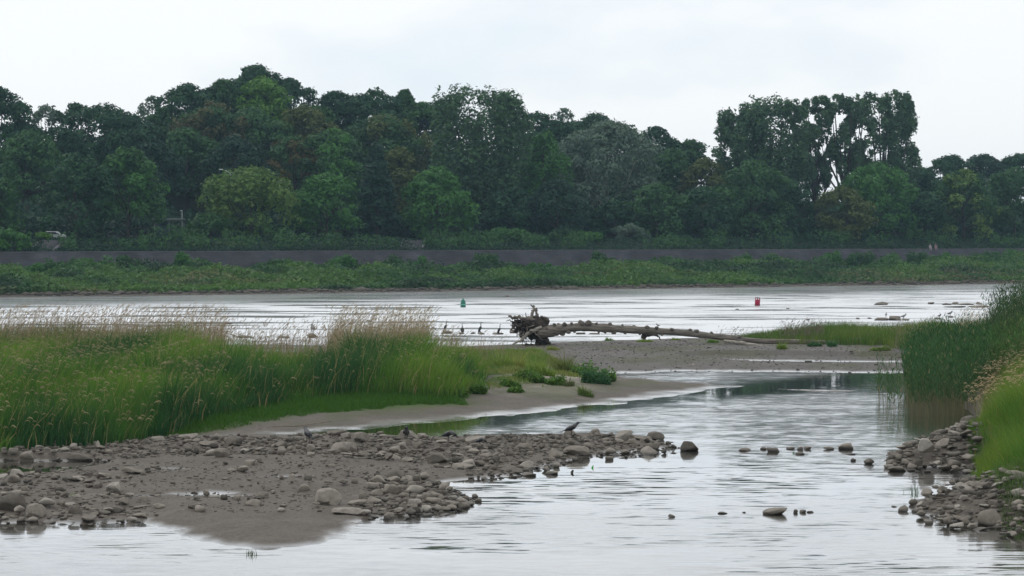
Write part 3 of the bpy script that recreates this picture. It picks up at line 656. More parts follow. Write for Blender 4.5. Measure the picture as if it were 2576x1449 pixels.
mass('slope_bushes', 26000, -200, 2760, 1.5, 12.5, 3.2, 'mid', .24, 'ragged brambles and saplings on the slope above the river wall', 0.0, .52)
mass('lawn_grass', 12000, 130, 1000, 11.5, 17, .45, 'bright', .14, 'light green unmown lawn between the front trunks')
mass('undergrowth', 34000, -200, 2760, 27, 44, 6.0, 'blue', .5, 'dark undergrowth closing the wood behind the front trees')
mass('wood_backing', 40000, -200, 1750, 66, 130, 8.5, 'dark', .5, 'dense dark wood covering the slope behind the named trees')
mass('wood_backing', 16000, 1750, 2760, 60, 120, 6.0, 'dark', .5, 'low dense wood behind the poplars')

# ------------------------------------------------------------------ floodplain vegetation
rng = np.random.default_rng(11); n = 125000
u = rng.uniform(-150, 2750, n); r = rng.uniform(0.035, 0.985, n); Y = Yb(u) * (1 - r) + Yw(u) * r; x = (u - W / 2) * Y / F
mound = fbm(x * .16, Y * .12, 7, 3); hh = 0.5 + 5.0 * np.clip(mound - .38, 0, 1) * np.clip(r * 5, .35, 1)
z = zflood(u, r) + hh * rng.random(n) ** .7
nr = rng.normal(size=(n, 3)) * .6 + [0, -.5, .6]; nr /= np.linalg.norm(nr, axis=1)[:, None]
V, Fq = leaf_quads(np.stack([x, Y, z], 1), nr, .26 * rng.uniform(.5, 1.4, n), rng)
pn = fbm(x * .10, Y * .13, 9); pn2 = fbm(x * .05 + 9, Y * .2, 5)
g0, g1, tan, dk = np.array((.042, .108, .032)), np.array((.075, .155, .034)), np.array((.20, .165, .085)), np.array((.026, .06, .026))
cl = lerp(np.ones((n, 3)) * g0, g1, np.clip((pn - .45) * 6, 0, 1)); cl = lerp(cl, dk, np.clip((.42 - pn) * 8, 0, 1))
cl = lerp(cl, tan, np.clip((pn2 - .60) * 8, 0, 1) * (r < .5) * .75 * rng.random(n)); cl = lerp(cl, (.10, .20, .03), ((r < .18) * (u < 800) * (u > 300) * .5))
cl *= rng.uniform(.75, 1.25, (n, 1))
tag(obj('floodplain_vegetation', mesh(V, Fq, M_GRASS, False, np.repeat(cl, 3, 0))), 'tall weeds and grass covering the far river flat', 'vegetation', None, 'stuff')

def far_bush(u, r, hw, h, pal, label):
    rng = np.random.default_rng(int(u * 3 + h * 10)); Y = float(Yb(u)) * (1 - r) + float(Yw(u)) * r; x = (u - W / 2) * Y / F; zb = float(zflood(u, r))
    rx = hw * Y / F; K = 10; n = int(260 * rx * h ** .6)
    C = np.stack([rng.uniform(-.6, .6, K) * rx, rng.uniform(-.5, .5, K) * rx, rng.uniform(.35, .8, K) * h], 1); rc = rng.uniform(.3, .45, K) * min(rx, h * .9)
    ci = rng.integers(0, K, n); d = rng.normal(size=(n, 3)); d /= np.linalg.norm(d, axis=1)[:, None]
    pos = C[ci] + d * (rc[ci] * rng.uniform(.6, 1.1, n))[:, None]; pos[:, 2] = np.abs(pos[:, 2])
    nr = d + rng.normal(size=(n, 3)) * .5; nr /= np.linalg.norm(nr, axis=1)[:, None]
    V, Fq = leaf_quads(pos, nr, .17 * rng.uniform(.6, 1.4, n), rng)
    o = tag(empty('willow_bush', (x, Y, zb)), label, 'bush', 'willow bushes on the far river flat')
    obj('foliage', mesh(V, Fq, LM[pal], False, np.repeat(rng.random(n), 3)[:, None] * np.ones(3)), o)
    mb = MB()
    for i in range(5): mb.add(*tube([(0, 0, -.1), C[i] * .5, C[i]], [.05, .03, .01], 4, rng=rng))
    mb.build('stems', M_BARK, o, True, False)
FB = [(85, .75, 30, 2.1, 'rounded willow bush nearest the first stone stairs'), (140, .8, 34, 2.4, 'broad willow bush right of the first rounded one'), (235, .82, 60, 2.6, 'long willow thicket against the wall'),
      (312, .84, 28, 2.8, 'taller willow at the end of the long thicket'), (462, .86, 38, 2.9, 'willow with thin upright shoots below the low bushy willow'), (700, .8, 40, 2.0, 'flat willow bush below the round lime'),
      (860, .84, 48, 2.5, 'willow bush below the green lime'), (985, .85, 28, 2.6, 'compact willow bush below the dark cone tree'), (1060, .86, 26, 2.6, 'small neat willow bush right of the compact one'),
      (1222, .82, 38, 2.8, 'rounded willow bush straight above the green buoy'), (1355, .7, 50, 1.6, 'low spreading willow in the middle of the flat'), (1505, .84, 32, 3.2, 'tall pointed willow bush above the root plate'),
      (1620, .75, 50, 1.8, 'low willow right of the tall pointed one'), (1790, .78, 50, 1.6, 'low willow left of the red buoy'), (1870, .82, 26, 2.6, 'willow bush almost above the red buoy'), (1945, .84, 24, 2.3, 'small round willow right of the red buoy'),
      (2095, .8, 34, 3.0, 'leafy willow starting the big thicket on the flat'), (2170, .78, 44, 3.0, 'widest willow in the middle of the big thicket'), (2240, .8, 30, 2.6, 'willow in the big thicket beside the people'), (2310, .84, 36, 2.7, 'willow below the seated people'),
      (2380, .86, 30, 2.4, 'willow just right of the seated people'), (2480, .86, 44, 2.7, 'willow in the corner above the reeds'), (2555, .86, 36, 3.0, 'willow at the frame edge above the reeds')]
for i, (u, r, hw, h, lab) in enumerate(FB): far_bush(u, r, hw, h, ['green', 'mid', 'green', 'mid'][i % 4], lab)

# ------------------------------------------------------------------ stones
def ico(sub):
    t = (1 + 5 ** .5) / 2
    v = [(-1, t, 0), (1, t, 0), (-1, -t, 0), (1, -t, 0), (0, -1, t), (0, 1, t), (0, -1, -t), (0, 1, -t), (t, 0, -1), (t, 0, 1), (-t, 0, -1), (-t, 0, 1)]
    f = [(0, 11, 5), (0, 5, 1), (0, 1, 7), (0, 7, 10), (0, 10, 11), (1, 5, 9), (5, 11, 4), (11, 10, 2), (10, 7, 6), (7, 1, 8), (3, 9, 4), (3, 4, 2), (3, 2, 6), (3, 6, 8), (3, 8, 9), (4, 9, 5), (2, 4, 11), (6, 2, 10), (8, 6, 7), (9, 8, 1)]
    v = [np.array(a, float) / np.linalg.norm(a) for a in v]
    for _ in range(sub):
        c = {}; nf = []
        def mid(a, b):
            k = (min(a, b), max(a, b))
            if k not in c:
                m_ = v[a] + v[b]; v.append(m_ / np.linalg.norm(m_)); c[k] = len(v) - 1
            return c[k]
        for a, b, d in f:
            x1, x2, x3 = mid(a, b), mid(b, d), mid(d, a); nf += [(a, x1, x3), (b, x2, x1), (d, x3, x2), (x1, x2, x3)]
        f = nf
    return np.array(v), np.array(f)
IC0, IC1, IC2, IC3 = ico(0), ico(1), ico(2), ico(3)
def stone_shape(seed, ic, flat=False):
    """unit stone: a ball cut by random planes, dented"""
    rng = np.random.default_rng(seed); V, Ft = ic; V = V.copy()
    for _ in range(rng.integers(7, 15)):
        nrm = rng.normal(size=3); nrm /= np.linalg.norm(nrm); d = rng.uniform(.45, .86); k = V @ nrm - d
        V -= np.clip(k, 0, None)[:, None] * nrm * .93
    V *= 1 + .07 * (rng.random((len(V), 1)) - .5)
    if flat: V[:, 2] = np.clip(V[:, 2], -.5, .45)
    return V / np.abs(V).max(0), Ft
SM = []
for i in range(16):
    V, Ft = stone_shape(i + 40, IC2, i % 3 == 2)
    me = mesh(V * .5, Ft, M_STONE, i % 4 == 0, np.ones(3)); me.name = 'stone'; SM.append(me)
BIG = []
for i in range(5):
    V, Ft = stone_shape(i + 90, IC3)
    me = mesh(V * .5, Ft, M_STONE, i % 2 == 0, np.ones(3)); me.name = 'boulder'; BIG.append(me)
placed = []                                       # x, y, radius
def stone(x, y, z, sx_, sy_, sz_, label, group, rz=None, name='stone', big=False, sink=.3, tilt=.12, k=None):
    me = random.choice(BIG if big else SM) if k is None else (BIG if big else SM)[k]
    o = bpy.data.objects.new(name, me); COL.objects.link(o)
    o.location = (x, y, z + sz_ * (.5 - sink)); o.scale = (sx_, sy_, sz_)
    o.rotation_euler = (random.uniform(-tilt, tilt), random.uniform(-tilt, tilt), random.uniform(-.5, .5) if rz is None else rz)
    placed.append((x, y, max(sx_, sy_) * .5))
    return tag(o, label, 'stone' if name == 'stone' else name, group)

HERO = [ # u, v of foot, width, height (photo measures), label
 (210, 1109, 48, 30, 'tall pale pointed boulder against the grass edge at the back of the stone belt'), (36, 1286, 76, 46, 'biggest boulder at the picture edge beside the wet puddles'),
 (290, 1239, 48, 28, 'smooth round boulder alone on the mud flat'), (38, 1199, 42, 19, 'dome stone on the shore of the green pool'), (88, 1299, 54, 32, 'pyramid boulder right of the biggest edge boulder'),
 (192, 1292, 38, 22, 'squarish block stone near the lower shore'), (635, 1272, 40, 19, 'pale dome stone in the middle of the mud flat'), (72, 1159, 46, 27, 'dark cracked boulder behind the green pool'),
 (196, 1158, 90, 17, 'long low whale-backed stone behind the green pool'), (822, 1270, 72, 42, 'large angular boulder standing on the mud with flat slabs at its foot'), (764, 1236, 32, 19, 'wedge stone left of the large angular boulder'),
 (876, 1139, 56, 30, 'pale bulky boulder in the middle of the stone belt'), (997, 1142, 42, 22, 'flat-topped boulder right of the pale bulky one'), (1020, 1108, 62, 26, 'dark humped boulder behind the facing crow'),
 (905, 1108, 48, 21, 'rounded boulder on the crest of the belt near the green reflection'), (1196, 1115, 56, 18, 'long smooth boulder on the belt crest'), (1322, 1136, 44, 23, 'dark brown boulder at the wet end of the belt'),
 (1182, 1178, 44, 25, 'round brown boulder near the muddy inlet'), (1094, 1166, 66, 25, 'broad grey boulder in the thick of the belt'), (872, 1291, 94, 14, 'long thin white-edged slab under the large angular boulder'),
 (902, 1270, 54, 13, 'tilted flat slab right of the large angular boulder'), (983, 1304, 34, 15, 'dark flat-topped stone at the water edge of the lower heap'), (1049, 1289, 30, 15, 'round stone with a dark wet foot in the lower heap'),
 (1100, 1285, 32, 16, 'dark wet stone right of the round wet-footed one'), (1173, 1261, 18, 14, 'dark cube-like stone at the tip of the lower heap'), (1194, 1253, 18, 11, 'first of two stones just off the lower heap tip'),
 (1203, 1263, 18, 10, 'second of two stones just off the lower heap tip'), (1120, 1229, 24, 17, 'upright dark stone on the muddy inlet'), (1727, 1135, 58, 25, 'lone big dome boulder in the water beyond the belt end'),
 (1648, 1107, 46, 21, 'round boulder near the end of the belt crest'), (1571, 1111, 46, 29, 'peaked boulder rising highest at the belt end'), (1455, 1145, 70, 26, 'wide wet boulder at the lower edge of the belt end'),
 (1535, 1142, 29, 20, 'separate pointed boulder off the wide wet one'), (1573, 1142, 27, 12, 'flat boulder right of the separate pointed one'), (1530, 1157, 25, 9, 'low shelf stone below the separate pointed boulder'),
 (1388, 1193, 32, 9, 'long slipper-shaped stone lying in the shallows'), (1330, 1197, 36, 11, 'smooth oval stone at the water edge'), (1500, 1092, 30, 14, 'stone under the tail of the walking crow'), (1430, 1100, 44, 20, 'round stone right under the walking crow'),
 (310, 1106, 42, 16, 'sloping stone right of the tall pale pointed boulder'), (400, 1112, 36, 15, 'grey stone on the back rim of the belt'), (560, 1150, 46, 24, 'tall rounded stone at the front rim of the belt'), (355, 1302, 50, 12, 'pale wedge slab at the lower shore'),
 (330, 1312, 42, 12, 'second pale slab overlapping the wedge slab'), (300, 1288, 32, 14, 'oval pale stone left of the wedge slab'), (400, 1278, 30, 14, 'rough stone behind the wedge slab'), (485, 1278, 28, 10, 'dark crumbly lump alone on the mud'),
 (1688, 1301, 20, 8, 'small dark stone farthest out in the open water'), (1816, 1292, 25, 6, 'thin oval stone in open water'), (1872, 1290, 10, 3, 'tiny dark stone left of the dark slab pair'),
 (1952, 1294, 64, 17, 'dark overlapping slab breaking the open water'), (2001, 1291, 12, 10, 'small square dark stone right of the dark slab'), (2019, 1290, 17, 10, 'pointed stone right of the small square one'), (2040, 1289, 20, 4, 'flat stone ending the open water row'),
 (1872, 1134, 32, 9, 'dark stone starting the row across the riffle'), (1920, 1131, 17, 7, 'little stone left of the dome in the riffle row'), (1945, 1137, 34, 11, 'dark dome stone in the riffle row'), (1988, 1130, 24, 6, 'flat stone in the riffle row'),
 (2013, 1132, 15, 10, 'cube stone in the middle of the riffle row'), (2031, 1131, 20, 8, 'round stone beside the cube stone in the riffle row'), (2013, 1143, 24, 6, 'flat stone below the riffle row'), (2084, 1131, 28, 9, 'long dark stone left of the pale peaked one'),
 (2132, 1131, 44, 18, 'pale peaked stone in the riffle row'), (2139, 1143, 28, 4, 'thin slab below the pale peaked stone'), (2145, 1160, 15, 9, 'small brown stone below the thin slab'), (2187, 1168, 26, 15, 'black angular stone alone before the upper pile'),
 (2233, 1178, 28, 10, 'low dark stone above the loaf-shaped one'), (2260, 1186, 50, 15, 'loaf-shaped grey stone below the upper pile'), (2324, 1135, 52, 32, 'largest speckled boulder on top of the upper pile'), (2300, 1268, 27, 13, 'leaning stone at the nose of the lower pile'),
 (2271, 1287, 27, 18, 'round dark stone standing off the lower pile'), (2249, 1275, 14, 3, 'tiny flat stone off the lower pile nose'), (2336, 1318, 24, 11, 'dark stone in the water below the lower pile'), (2424, 1222, 26, 13, 'dark pointed stone in the bay between both piles'),
 (2440, 1078, 52, 32, 'pale rounded boulder at the foot of the reeds'), (2180, 1186, 0, 0, ''),
]
hero_objs = []; zone_objs = []
for i, (u, v, w, h, lab) in enumerate(HERO):
    if not w: continue
    x, y, z = on_ground(u, v - h * .04); s_ = y / F
    big = w > 40
    hero_objs.append(stone(x, y, z, w * s_ * 1.06, min(w * s_ * .8, w * s_), h * s_ * 1.30, lab, 'boulders', big=big, sink=.24, k=i % (5 if big else 16), rz=((i * 1.7) % 1 - .5) * .5, tilt=.08, name='boulder' if w > 40 else 'stone'))
# stones of the open river
RIV = [(1124, 839, 30, 10, 'rounded stone carrying the first cormorant'), (1163, 840, 18, 4, 'low stone under the second cormorant'), (1189, 840, 12, 5, 'bare ochre stone between the second and third cormorants'),
 (1211, 841, 18, 6, 'stone under the third cormorant'), (1252, 841, 30, 6, 'long stone under the fourth cormorant'), (1291, 838, 26, 9, 'grey stone in the river left of the root plate'), (1460, 841, 26, 5, 'stone seen under the fallen trunk nearest the roots'),
 (1495, 841, 30, 4, 'flat stone seen under the fallen trunk'), (1544, 841, 14, 5, 'small dark stone under the middle of the fallen trunk'), (1276, 747, 11, 6, 'dark lump near the far shore above the root plate'), (575, 815, 18, 4, 'single low stone in mid river beyond the tall grass'),
 (613, 849, 46, 6, 'weedy stones behind the tall grass'), (718, 850, 26, 5, 'low stone behind the dip in the grass'), (785, 850, 27, 13, 'stone carrying the grey heron'), (2215, 767, 38, 9, 'big whale-shaped rock alone in the river'),
 (2342, 765, 18, 5, 'small rock before the far rock ledge'), (2380, 767, 26, 6, 'first rock of the far ledge'), (2405, 766, 22, 7, 'second rock of the far ledge'), (2430, 767, 40, 5, 'flat middle rock of the far ledge'), (2462, 766, 20, 7, 'peaked rock of the far ledge'), (2400, 773, 60, 4, 'long ochre shoal rock'), (2460, 773, 60, 5, 'ochre shoal rock beside the reeds'),
 (2250, 806, 32, 12, 'domed rock in the gull group'), (2217, 806, 40, 8, 'flat rock left of the domed gull rock'), (2158, 803, 11, 4, 'tiny rock left of the gull rocks'), (2187, 802, 11, 4, 'second tiny rock left of the gull rocks'),
 (2276, 806, 22, 4, 'low rock under the standing gull'), (2032, 806, 10, 4, 'tiny lone rock over the fallen crown'), (2360, 803, 20, 5, 'low rock under the dark small bird'), (2392, 799, 16, 5, 'rock under the last gull'), (1854, 779, 10, 3, 'tiny rock left below the red buoy'), (1982, 777, 10, 3, 'tiny rock right below the red buoy')]
for i, (u, v, w, h, lab) in enumerate(RIV):
    x, y, z = P(u, v); s_ = y / F
    stone(x, y, 0, w * s_, w * s_ * .8, h * s_ * 1.35, lab, 'rocks in the open river', sink=.25, tilt=.04, rz=0, name='rock', k=(i * 5) % 16)

# scattered stones: measured in zones, biggest ones become things
def inside(poly, x, y): return sdf(poly, np.asarray(x), np.asarray(y)) > 0
def scatter(poly, n, rng):
    pa = np.array(poly); x0, y0 = pa.min(0); x1, y1 = pa.max(0); X = []; c_ = 0
    while c_ < n:
        xs = rng.uniform(x0, x1, n); ys = rng.uniform(y0, y1, n); ok = inside(poly, xs, ys); X.append(np.stack([xs[ok], ys[ok]], 1)); c_ += ok.sum()
    return np.concatenate(X)[:n]
ZN = [ # polygon, count, median size m, sigma, label, group
 (WP([(-250, 1118), (150, 1108), (420, 1100), (700, 1100), (1100, 1102), (1500, 1093), (1640, 1101), (1712, 1118), (1700, 1134), (1600, 1142), (1470, 1148), (1380, 1180), (1190, 1200), (1130, 1170), (900, 1160), (700, 1150), (420, 1150), (250, 1160), (-250, 1160)], .12), 1900, .118, .55,
  'rounded grey-brown cobble packed into the stone belt along the channel', 'cobbles of the stone belt'),
 (WP([(-250, 1195), (230, 1180), (330, 1250), (420, 1300), (250, 1318), (-250, 1320)], .08), 420, .13, .55, 'grey stone or slab strewn on the wet lower shore', 'stones of the lower shore'),
 (WP([(950, 1215), (1110, 1212), (1205, 1250), (1150, 1283), (1040, 1302), (930, 1300), (880, 1280), (930, 1235)], .08), 210, .17, .42, 'dark-footed stone of the heap at the lower water edge', 'stones of the lower heap'),
 (WP([(250, 1160), (700, 1155), (900, 1165), (1130, 1175), (1100, 1215), (900, 1240), (800, 1290), (500, 1290), (330, 1240)], .12), 420, .075, .65, 'small stone half sunk in the open mud flat', 'stones on the mud flat'),
 (WP([(2228, 1150), (2300, 1126), (2390, 1110), (2462, 1098), (2462, 1165), (2430, 1178), (2250, 1172)], .15), 190, .20, .42, 'brown-grey stone in the upper pile under the grassy bank', 'stones of the upper pile'),
 (WP([(2302, 1270), (2350, 1246), (2440, 1234), (2750, 1240), (2750, 1420), (2576, 1342), (2490, 1325), (2385, 1312), (2312, 1290)], .15), 420, .165, .42, 'brown angular stone in the lower pile under the grassy bank', 'stones of the lower pile'),
 (WP([(2425, 1075), (2460, 1060), (2480, 1100), (2440, 1100)], .15), 14, .22, .3, 'stone in the small pile by the reeds', 'stones beside the reeds'),
]
cand = []
for zi, (poly, cnt, med, sg, lab, grp) in enumerate(ZN):
    rng = np.random.default_rng(100 + zi); pa = np.array(poly); x0, y0 = pa.min(0); x1, y1 = pa.max(0)
    sz = np.sort(np.exp(rng.normal(math.log(med), sg, cnt)))[::-1]
    k = 0; tries = 0
    while k < cnt and tries < cnt * 12:
        m_ = 400; xs = rng.uniform(x0, x1, m_); ys = rng.uniform(y0, y1, m_); ok = inside(poly, xs, ys)
        for x, y in zip(xs[ok], ys[ok]):
            tries += 1
            if k >= cnt: break
            s_ = sz[k]; pl = np.array(placed) if placed else np.zeros((0, 3))
            if len(pl):
                d = np.hypot(pl[:, 0] - x, (pl[:, 1] - y)) ; 
                if (d < (pl[:, 2] + s_ * .5) * .74).any(): continue
            placed.append((x, y, s_ * .5)); cand.append((x, y, s_, zi)); k += 1
        tries += 20
cand.sort(key=lambda c_: -c_[2] / c_[1])
cx_, cy_ = np.array([c_[0] for c_ in cand]), np.array([c_[1] for c_ in cand]); cz_ = ground(cx_, cy_)
vis = np.abs(cx_) < cy_ * .2493 + .3
order = [i for i in range(len(cand)) if vis[i]] ; things = set(order[:270])
mb = MB(); rng = np.random.default_rng(5)
SH1 = [stone_shape(i + 300, IC1, i % 3 == 0) for i in range(12)]; SH0 = [stone_shape(i + 330, IC0, i % 3 == 0) for i in range(12)]
placed_backup = list(placed)
for i, (x, y, s_, zi) in enumerate(cand):
    z = max(cz_[i], -.03)*1.0 if (zi == 0 and x > 3 and cz_[i] > -.11) else cz_[i]
    if zi < 4 and z < (-.015 if sdf(POOL, np.array([x]), np.array([y]))[0] > -.5 else (-.11 if zi == 0 and x > 3 else -.03)): continue
    flat = rng.random() < (.5 if zi in (0, 2) else .6); sz_ = s_ * (rng.uniform(.22, .4) if flat else rng.uniform(.5, .8))
    sx_, sy_ = s_ * rng.uniform(.9, 1.35), s_ * rng.uniform(.7, 1.05); tl = .35 if zi in (4, 5) else .18
    pileup = rng.random() * .22 if zi in (4, 5) else rng.random() ** 2 * .07
    if i in things:
        o = stone(x, y, z + pileup, sx_, sy_, sz_, ZN[zi][4], ZN[zi][5], sink=rng.uniform(.2, .42), tilt=tl, rz=rng.uniform(-1.5, 1.5)); zone_objs.append((o, zi, flat))
    else:
        V, Ft = (SH1 if s_ > .13 else SH0)[rng.integers(12)]; V = V * .5 * np.array([sx_, sy_, sz_]); a = rng.uniform(0, 6.28); b = rng.uniform(-tl, tl)
        Rm = np.array(Matrix.Rotation(a, 3, 'Z') @ Matrix.Rotation(b, 3, 'X')); V = V @ Rm.T + [x, y, z + pileup + sz_ * .25]
        mb.add(V, None, Ft, np.ones(3) * rng.uniform(.5, 1.6))
# every built stone named by the nearest landmark boulder, its side and its rank there
import re
short = {}
for (u, v, w, h_, lab), ho in zip([q for q in HERO if q[2]], hero_objs):
    t_ = re.split(r' (?:at|in|against|beside|alone|on|right|left|behind|near|under|with|lying|standing|rising|beyond|off|below|starting|ending|breaking|farthest|before|overlapping|above|for|of) ', lab)[0]
    short.setdefault(t_, []).append(ho)
marks = [(t_.replace(' stones', ''), o_[0]) for t_, o_ in short.items() if len(o_) == 1 and t_.count(' ') > 0 and not t_.startswith(('first', 'second'))]
mx_ = np.array([o_.location.x for _, o_ in marks]); my_ = np.array([o_.location.y for _, o_ in marks])
tall = {}
for o_, zi, flat in zone_objs:
    dx_, dy_ = o_.location.x - mx_, o_.location.y - my_; d_ = np.hypot(dx_, dy_); j = int(d_.argmin()); dx_, dy_ = dx_[j], dy_[j]
    side = ('right of' if dx_ > 0 else 'left of') if abs(dx_) > abs(dy_) else ('behind' if dy_ > 0 else 'in front of')
    tall.setdefault((j, side), []).append((d_[j], o_, zi, flat))
ORD = ['nearest', 'second', 'third', 'fourth', 'fifth', 'sixth', 'seventh', 'eighth', 'ninth', 'tenth', 'eleventh', 'twelfth', 'thirteenth', 'fourteenth', 'fifteenth', 'sixteenth', 'seventeenth', 'eighteenth', 'nineteenth', 'twentieth', 'twenty-first', 'twenty-second', 'twenty-third', 'twenty-fourth', 'twenty-fifth', 'twenty-sixth', 'twenty-seventh', 'twenty-eighth', 'twenty-ninth', 'thirtieth']
for (j, side), l_ in tall.items():
    l_.sort(key=lambda q: q[0])
    for k, (_, o_, zi, flat) in enumerate(l_):
        if k < len(ORD): o_['label'] = f"{ORD[k]} {'flat' if flat else 'rounded'} stone {side} the {marks[j][0]}" if k == 0 else f"{'flat' if flat else 'rounded'} stone, {ORD[k]} one out {side} the {marks[j][0]}"
# fine rubble and pebbles between them
for zi, cnt, med in ((0, 2600, .075), (1, 800, .07), (2, 500, .08), (3, 900, .045), (4, 350, .12), (5, 600, .11)):
    poly = ZN[zi][0]; pa = np.array(poly); x0, y0 = pa.min(0); x1, y1 = pa.max(0); xs = rng.uniform(x0, x1, cnt * 2); ys = rng.uniform(y0, y1, cnt * 2); ok = inside(poly, xs, ys)
    xs, ys = xs[ok][:cnt], ys[ok][:cnt]; zs = ground(xs, ys)
    for x, y, z in zip(xs, ys, zs):
        if z < -.02: continue
        s_ = med * math.exp(rng.normal() * .4); V, Ft = SH0[rng.integers(12)]
        mb.add(V * .5 * np.array([s_ * 1.3, s_, s_ * .5]) + [x, y, z + s_ * .08], None, Ft, np.ones(3) * rng.uniform(.6, 1.3))
tag(mb.build('pebbles', M_STONE, None, False), 'small stones and pebbles filling the gaps of the stone belt and piles', 'pebbles', None, 'stuff')
mb = MB(); GRV = WP([(1250, 880), (1450, 862), (1800, 855), (2280, 870), (2270, 930), (1600, 936), (1400, 905)], .3)
for x, y in scatter(GRV, 2600, rng):
    s_ = .045 * math.exp(rng.normal() * .5); V, Ft = SH0[rng.integers(12)]; mb.add(V * .5 * np.array([s_ * 1.4, s_, s_ * .6]) + [x, y, 0], None, Ft, np.ones(3) * (rng.uniform(.4, 1.2) if rng.random() < .97 else 3.0))
GV = np.concatenate(mb.V); gc = GV.reshape(-1, len(SH0[0][0]), 3); gg = ground(gc[:, :, 0].mean(1), gc[:, :, 1].mean(1)); gc[:, :, 2] += gg[:, None] + .01; mb.V = [gc.reshape(-1, 3)]
tag(mb.build('gravel', M_STONE, None, False), 'loose gravel spread over the bar below the fallen tree', 'gravel', None, 'stuff')
# stones along the far shore
mb = MB(); rng = np.random.default_rng(6)
for _ in range(1500):
    u = rng.uniform(-50, 2620); dens_ = fbm(np.array([u / 130.0]), np.array([.3]), 8)[0] + (.25 if 100 < u < 1100 else 0)
    if rng.random() > np.clip((dens_ - .35) * 3, 0, 1): continue
    r = rng.uniform(-.01, .05); Y = float(Yb(u)) * (1 - r) + float(Yw(u)) * r; s_ = math.exp(rng.normal(-1.05, .4)); V, Ft = SH0[rng.integers(12)]
    mb.add(V * .5 * np.array([s_ * 1.4, s_, s_ * .7]) + [(u - W / 2) * Y / F, Y, float(zflood(u, r)) + .08], None, Ft, np.ones(3) * rng.uniform(.4, 1.1))
tag(mb.build('shore_rubble', M_STONE, None, False), 'line of pale rubble along the far waterline', 'rubble', None, 'stuff')

# ------------------------------------------------------------------ grasses and reeds
def blades(base, h, w, az, lean, col, segs=3, tip=None, droop=0.0, rng=R):
    """ribbons; returns verts, quads, colours"""
    n = len(base); t = np.linspace(0, 1, segs + 1)
    dx, dy = np.cos(az), np.sin(az); fa = rng.uniform(0, np.pi, n); wx_, wy_ = np.cos(fa), np.sin(fa) * .6
    off = (lean * h)[:, None] * t[None] ** 1.8
    zz = h[:, None] * (t[None] - (0.25 * lean[:, None] + droop) * t[None] ** 3)
    cxp = base[:, 0][:, None] + dx[:, None] * off; cyp = base[:, 1][:, None] + dy[:, None] * off; czp = base[:, 2][:, None] + zz
    ww = w[:, None] * .5 * np.clip(1.0 - t[None] ** 2.2, .08, 1)
    Lf = np.stack([cxp - wx_[:, None] * ww, cyp - wy_[:, None] * ww, czp], -1); Rt = np.stack([cxp + wx_[:, None] * ww, cyp + wy_[:, None] * ww, czp], -1)
    V = np.stack([Lf, Rt], 2).reshape(n, -1, 3); m_ = 2 * (segs + 1)
    q = np.array([(2 * i, 2 * i + 1, 2 * i + 3, 2 * i + 2) for i in range(segs)])
    Fq = (np.arange(n)[:, None, None] * m_ + q[None]).reshape(-1, 4)
    C = np.repeat(col, m_, 0).reshape(n, segs + 1, 2, 3)
    if tip is not None: C = C * (1 - (t ** 1.5)[None, :, None, None]) + np.asarray(tip).reshape((1, 1, 1, 3) if np.ndim(tip) == 1 else (n, 1, 1, 3)) * (t ** 1.5)[None, :, None, None]
    return V.reshape(-1, 3), Fq, C.reshape(-1, 3), np.stack([cxp[:, -1], cyp[:, -1], czp[:, -1]], 1)
def heads(tips, az, length, w, col, rng, droop=.9):
    """drooping seed heads: two crossed narrow leaves of fuzz"""
    n = len(tips); V = []; 
    t = np.array([0, .35, .7, 1.0]); wd = np.array([.35, 1, .8, .05])
    dx, dy = np.cos(az), np.sin(az)
    out = (length * .75)[:, None] * t[None] ** 1.2; up = length[:, None] * (t[None] * .9 - droop * t[None] ** 2 * 1.15)
    cx1 = tips[:, 0][:, None] + dx[:, None] * out; cy1 = tips[:, 1][:, None] + dy[:, None] * out; cz1 = tips[:, 2][:, None] - .02 + up
    Vs = []; Fs = []; k = 0
    q = np.array([(2 * i, 2 * i + 1, 2 * i + 3, 2 * i + 2) for i in range(3)])
    for ax in ((1, 0, 0), (0, .3, 1)):
        a = np.array(ax, float); ww = (w[:, None] * .5 * wd[None])[..., None] * a
        c_ = np.stack([cx1, cy1, cz1], -1); Vs.append(np.stack([c_ - ww, c_ + ww], 2).reshape(-1, 3)); Fs.append((np.arange(n)[:, None, None] * 8 + q[None]).reshape(-1, 4) + k); k += n * 8
    return np.concatenate(Vs), np.concatenate(Fs), np.tile(np.repeat(col, 8, 0), (2, 1))

def grass_stuff(name, label, parts, cat='grass'):
    mb = MB()
    for V, Fq, C in parts: mb.V.append(V); mb.Fq.append(Fq + mb.n); mb.C.append(C); mb.n += len(V)
    return tag(mb.build(name, M_GRASS, None, False), label, cat, None, 'stuff')

# the tall grass bank
rng = np.random.default_rng(21)
TALL = WP([(-330, 1135), (0, 1128), (120, 1112), (300, 1104), (380, 1088), (520, 1062), (800, 1014), (900, 1008), (1150, 1004), (1215, 985)], .3)
def yu(u, Y): return ((u - W / 2) * Y / F, Y)
TALL = TALL + [yu(1225, 92), yu(1120, 93), yu(1060, 97), yu(860, 97), yu(800, 89), yu(690, 88), yu(600, 92), yu(500, 100), yu(300, 103), yu(-330, 104)]
n = 108000
b = scatter(TALL, n, rng)
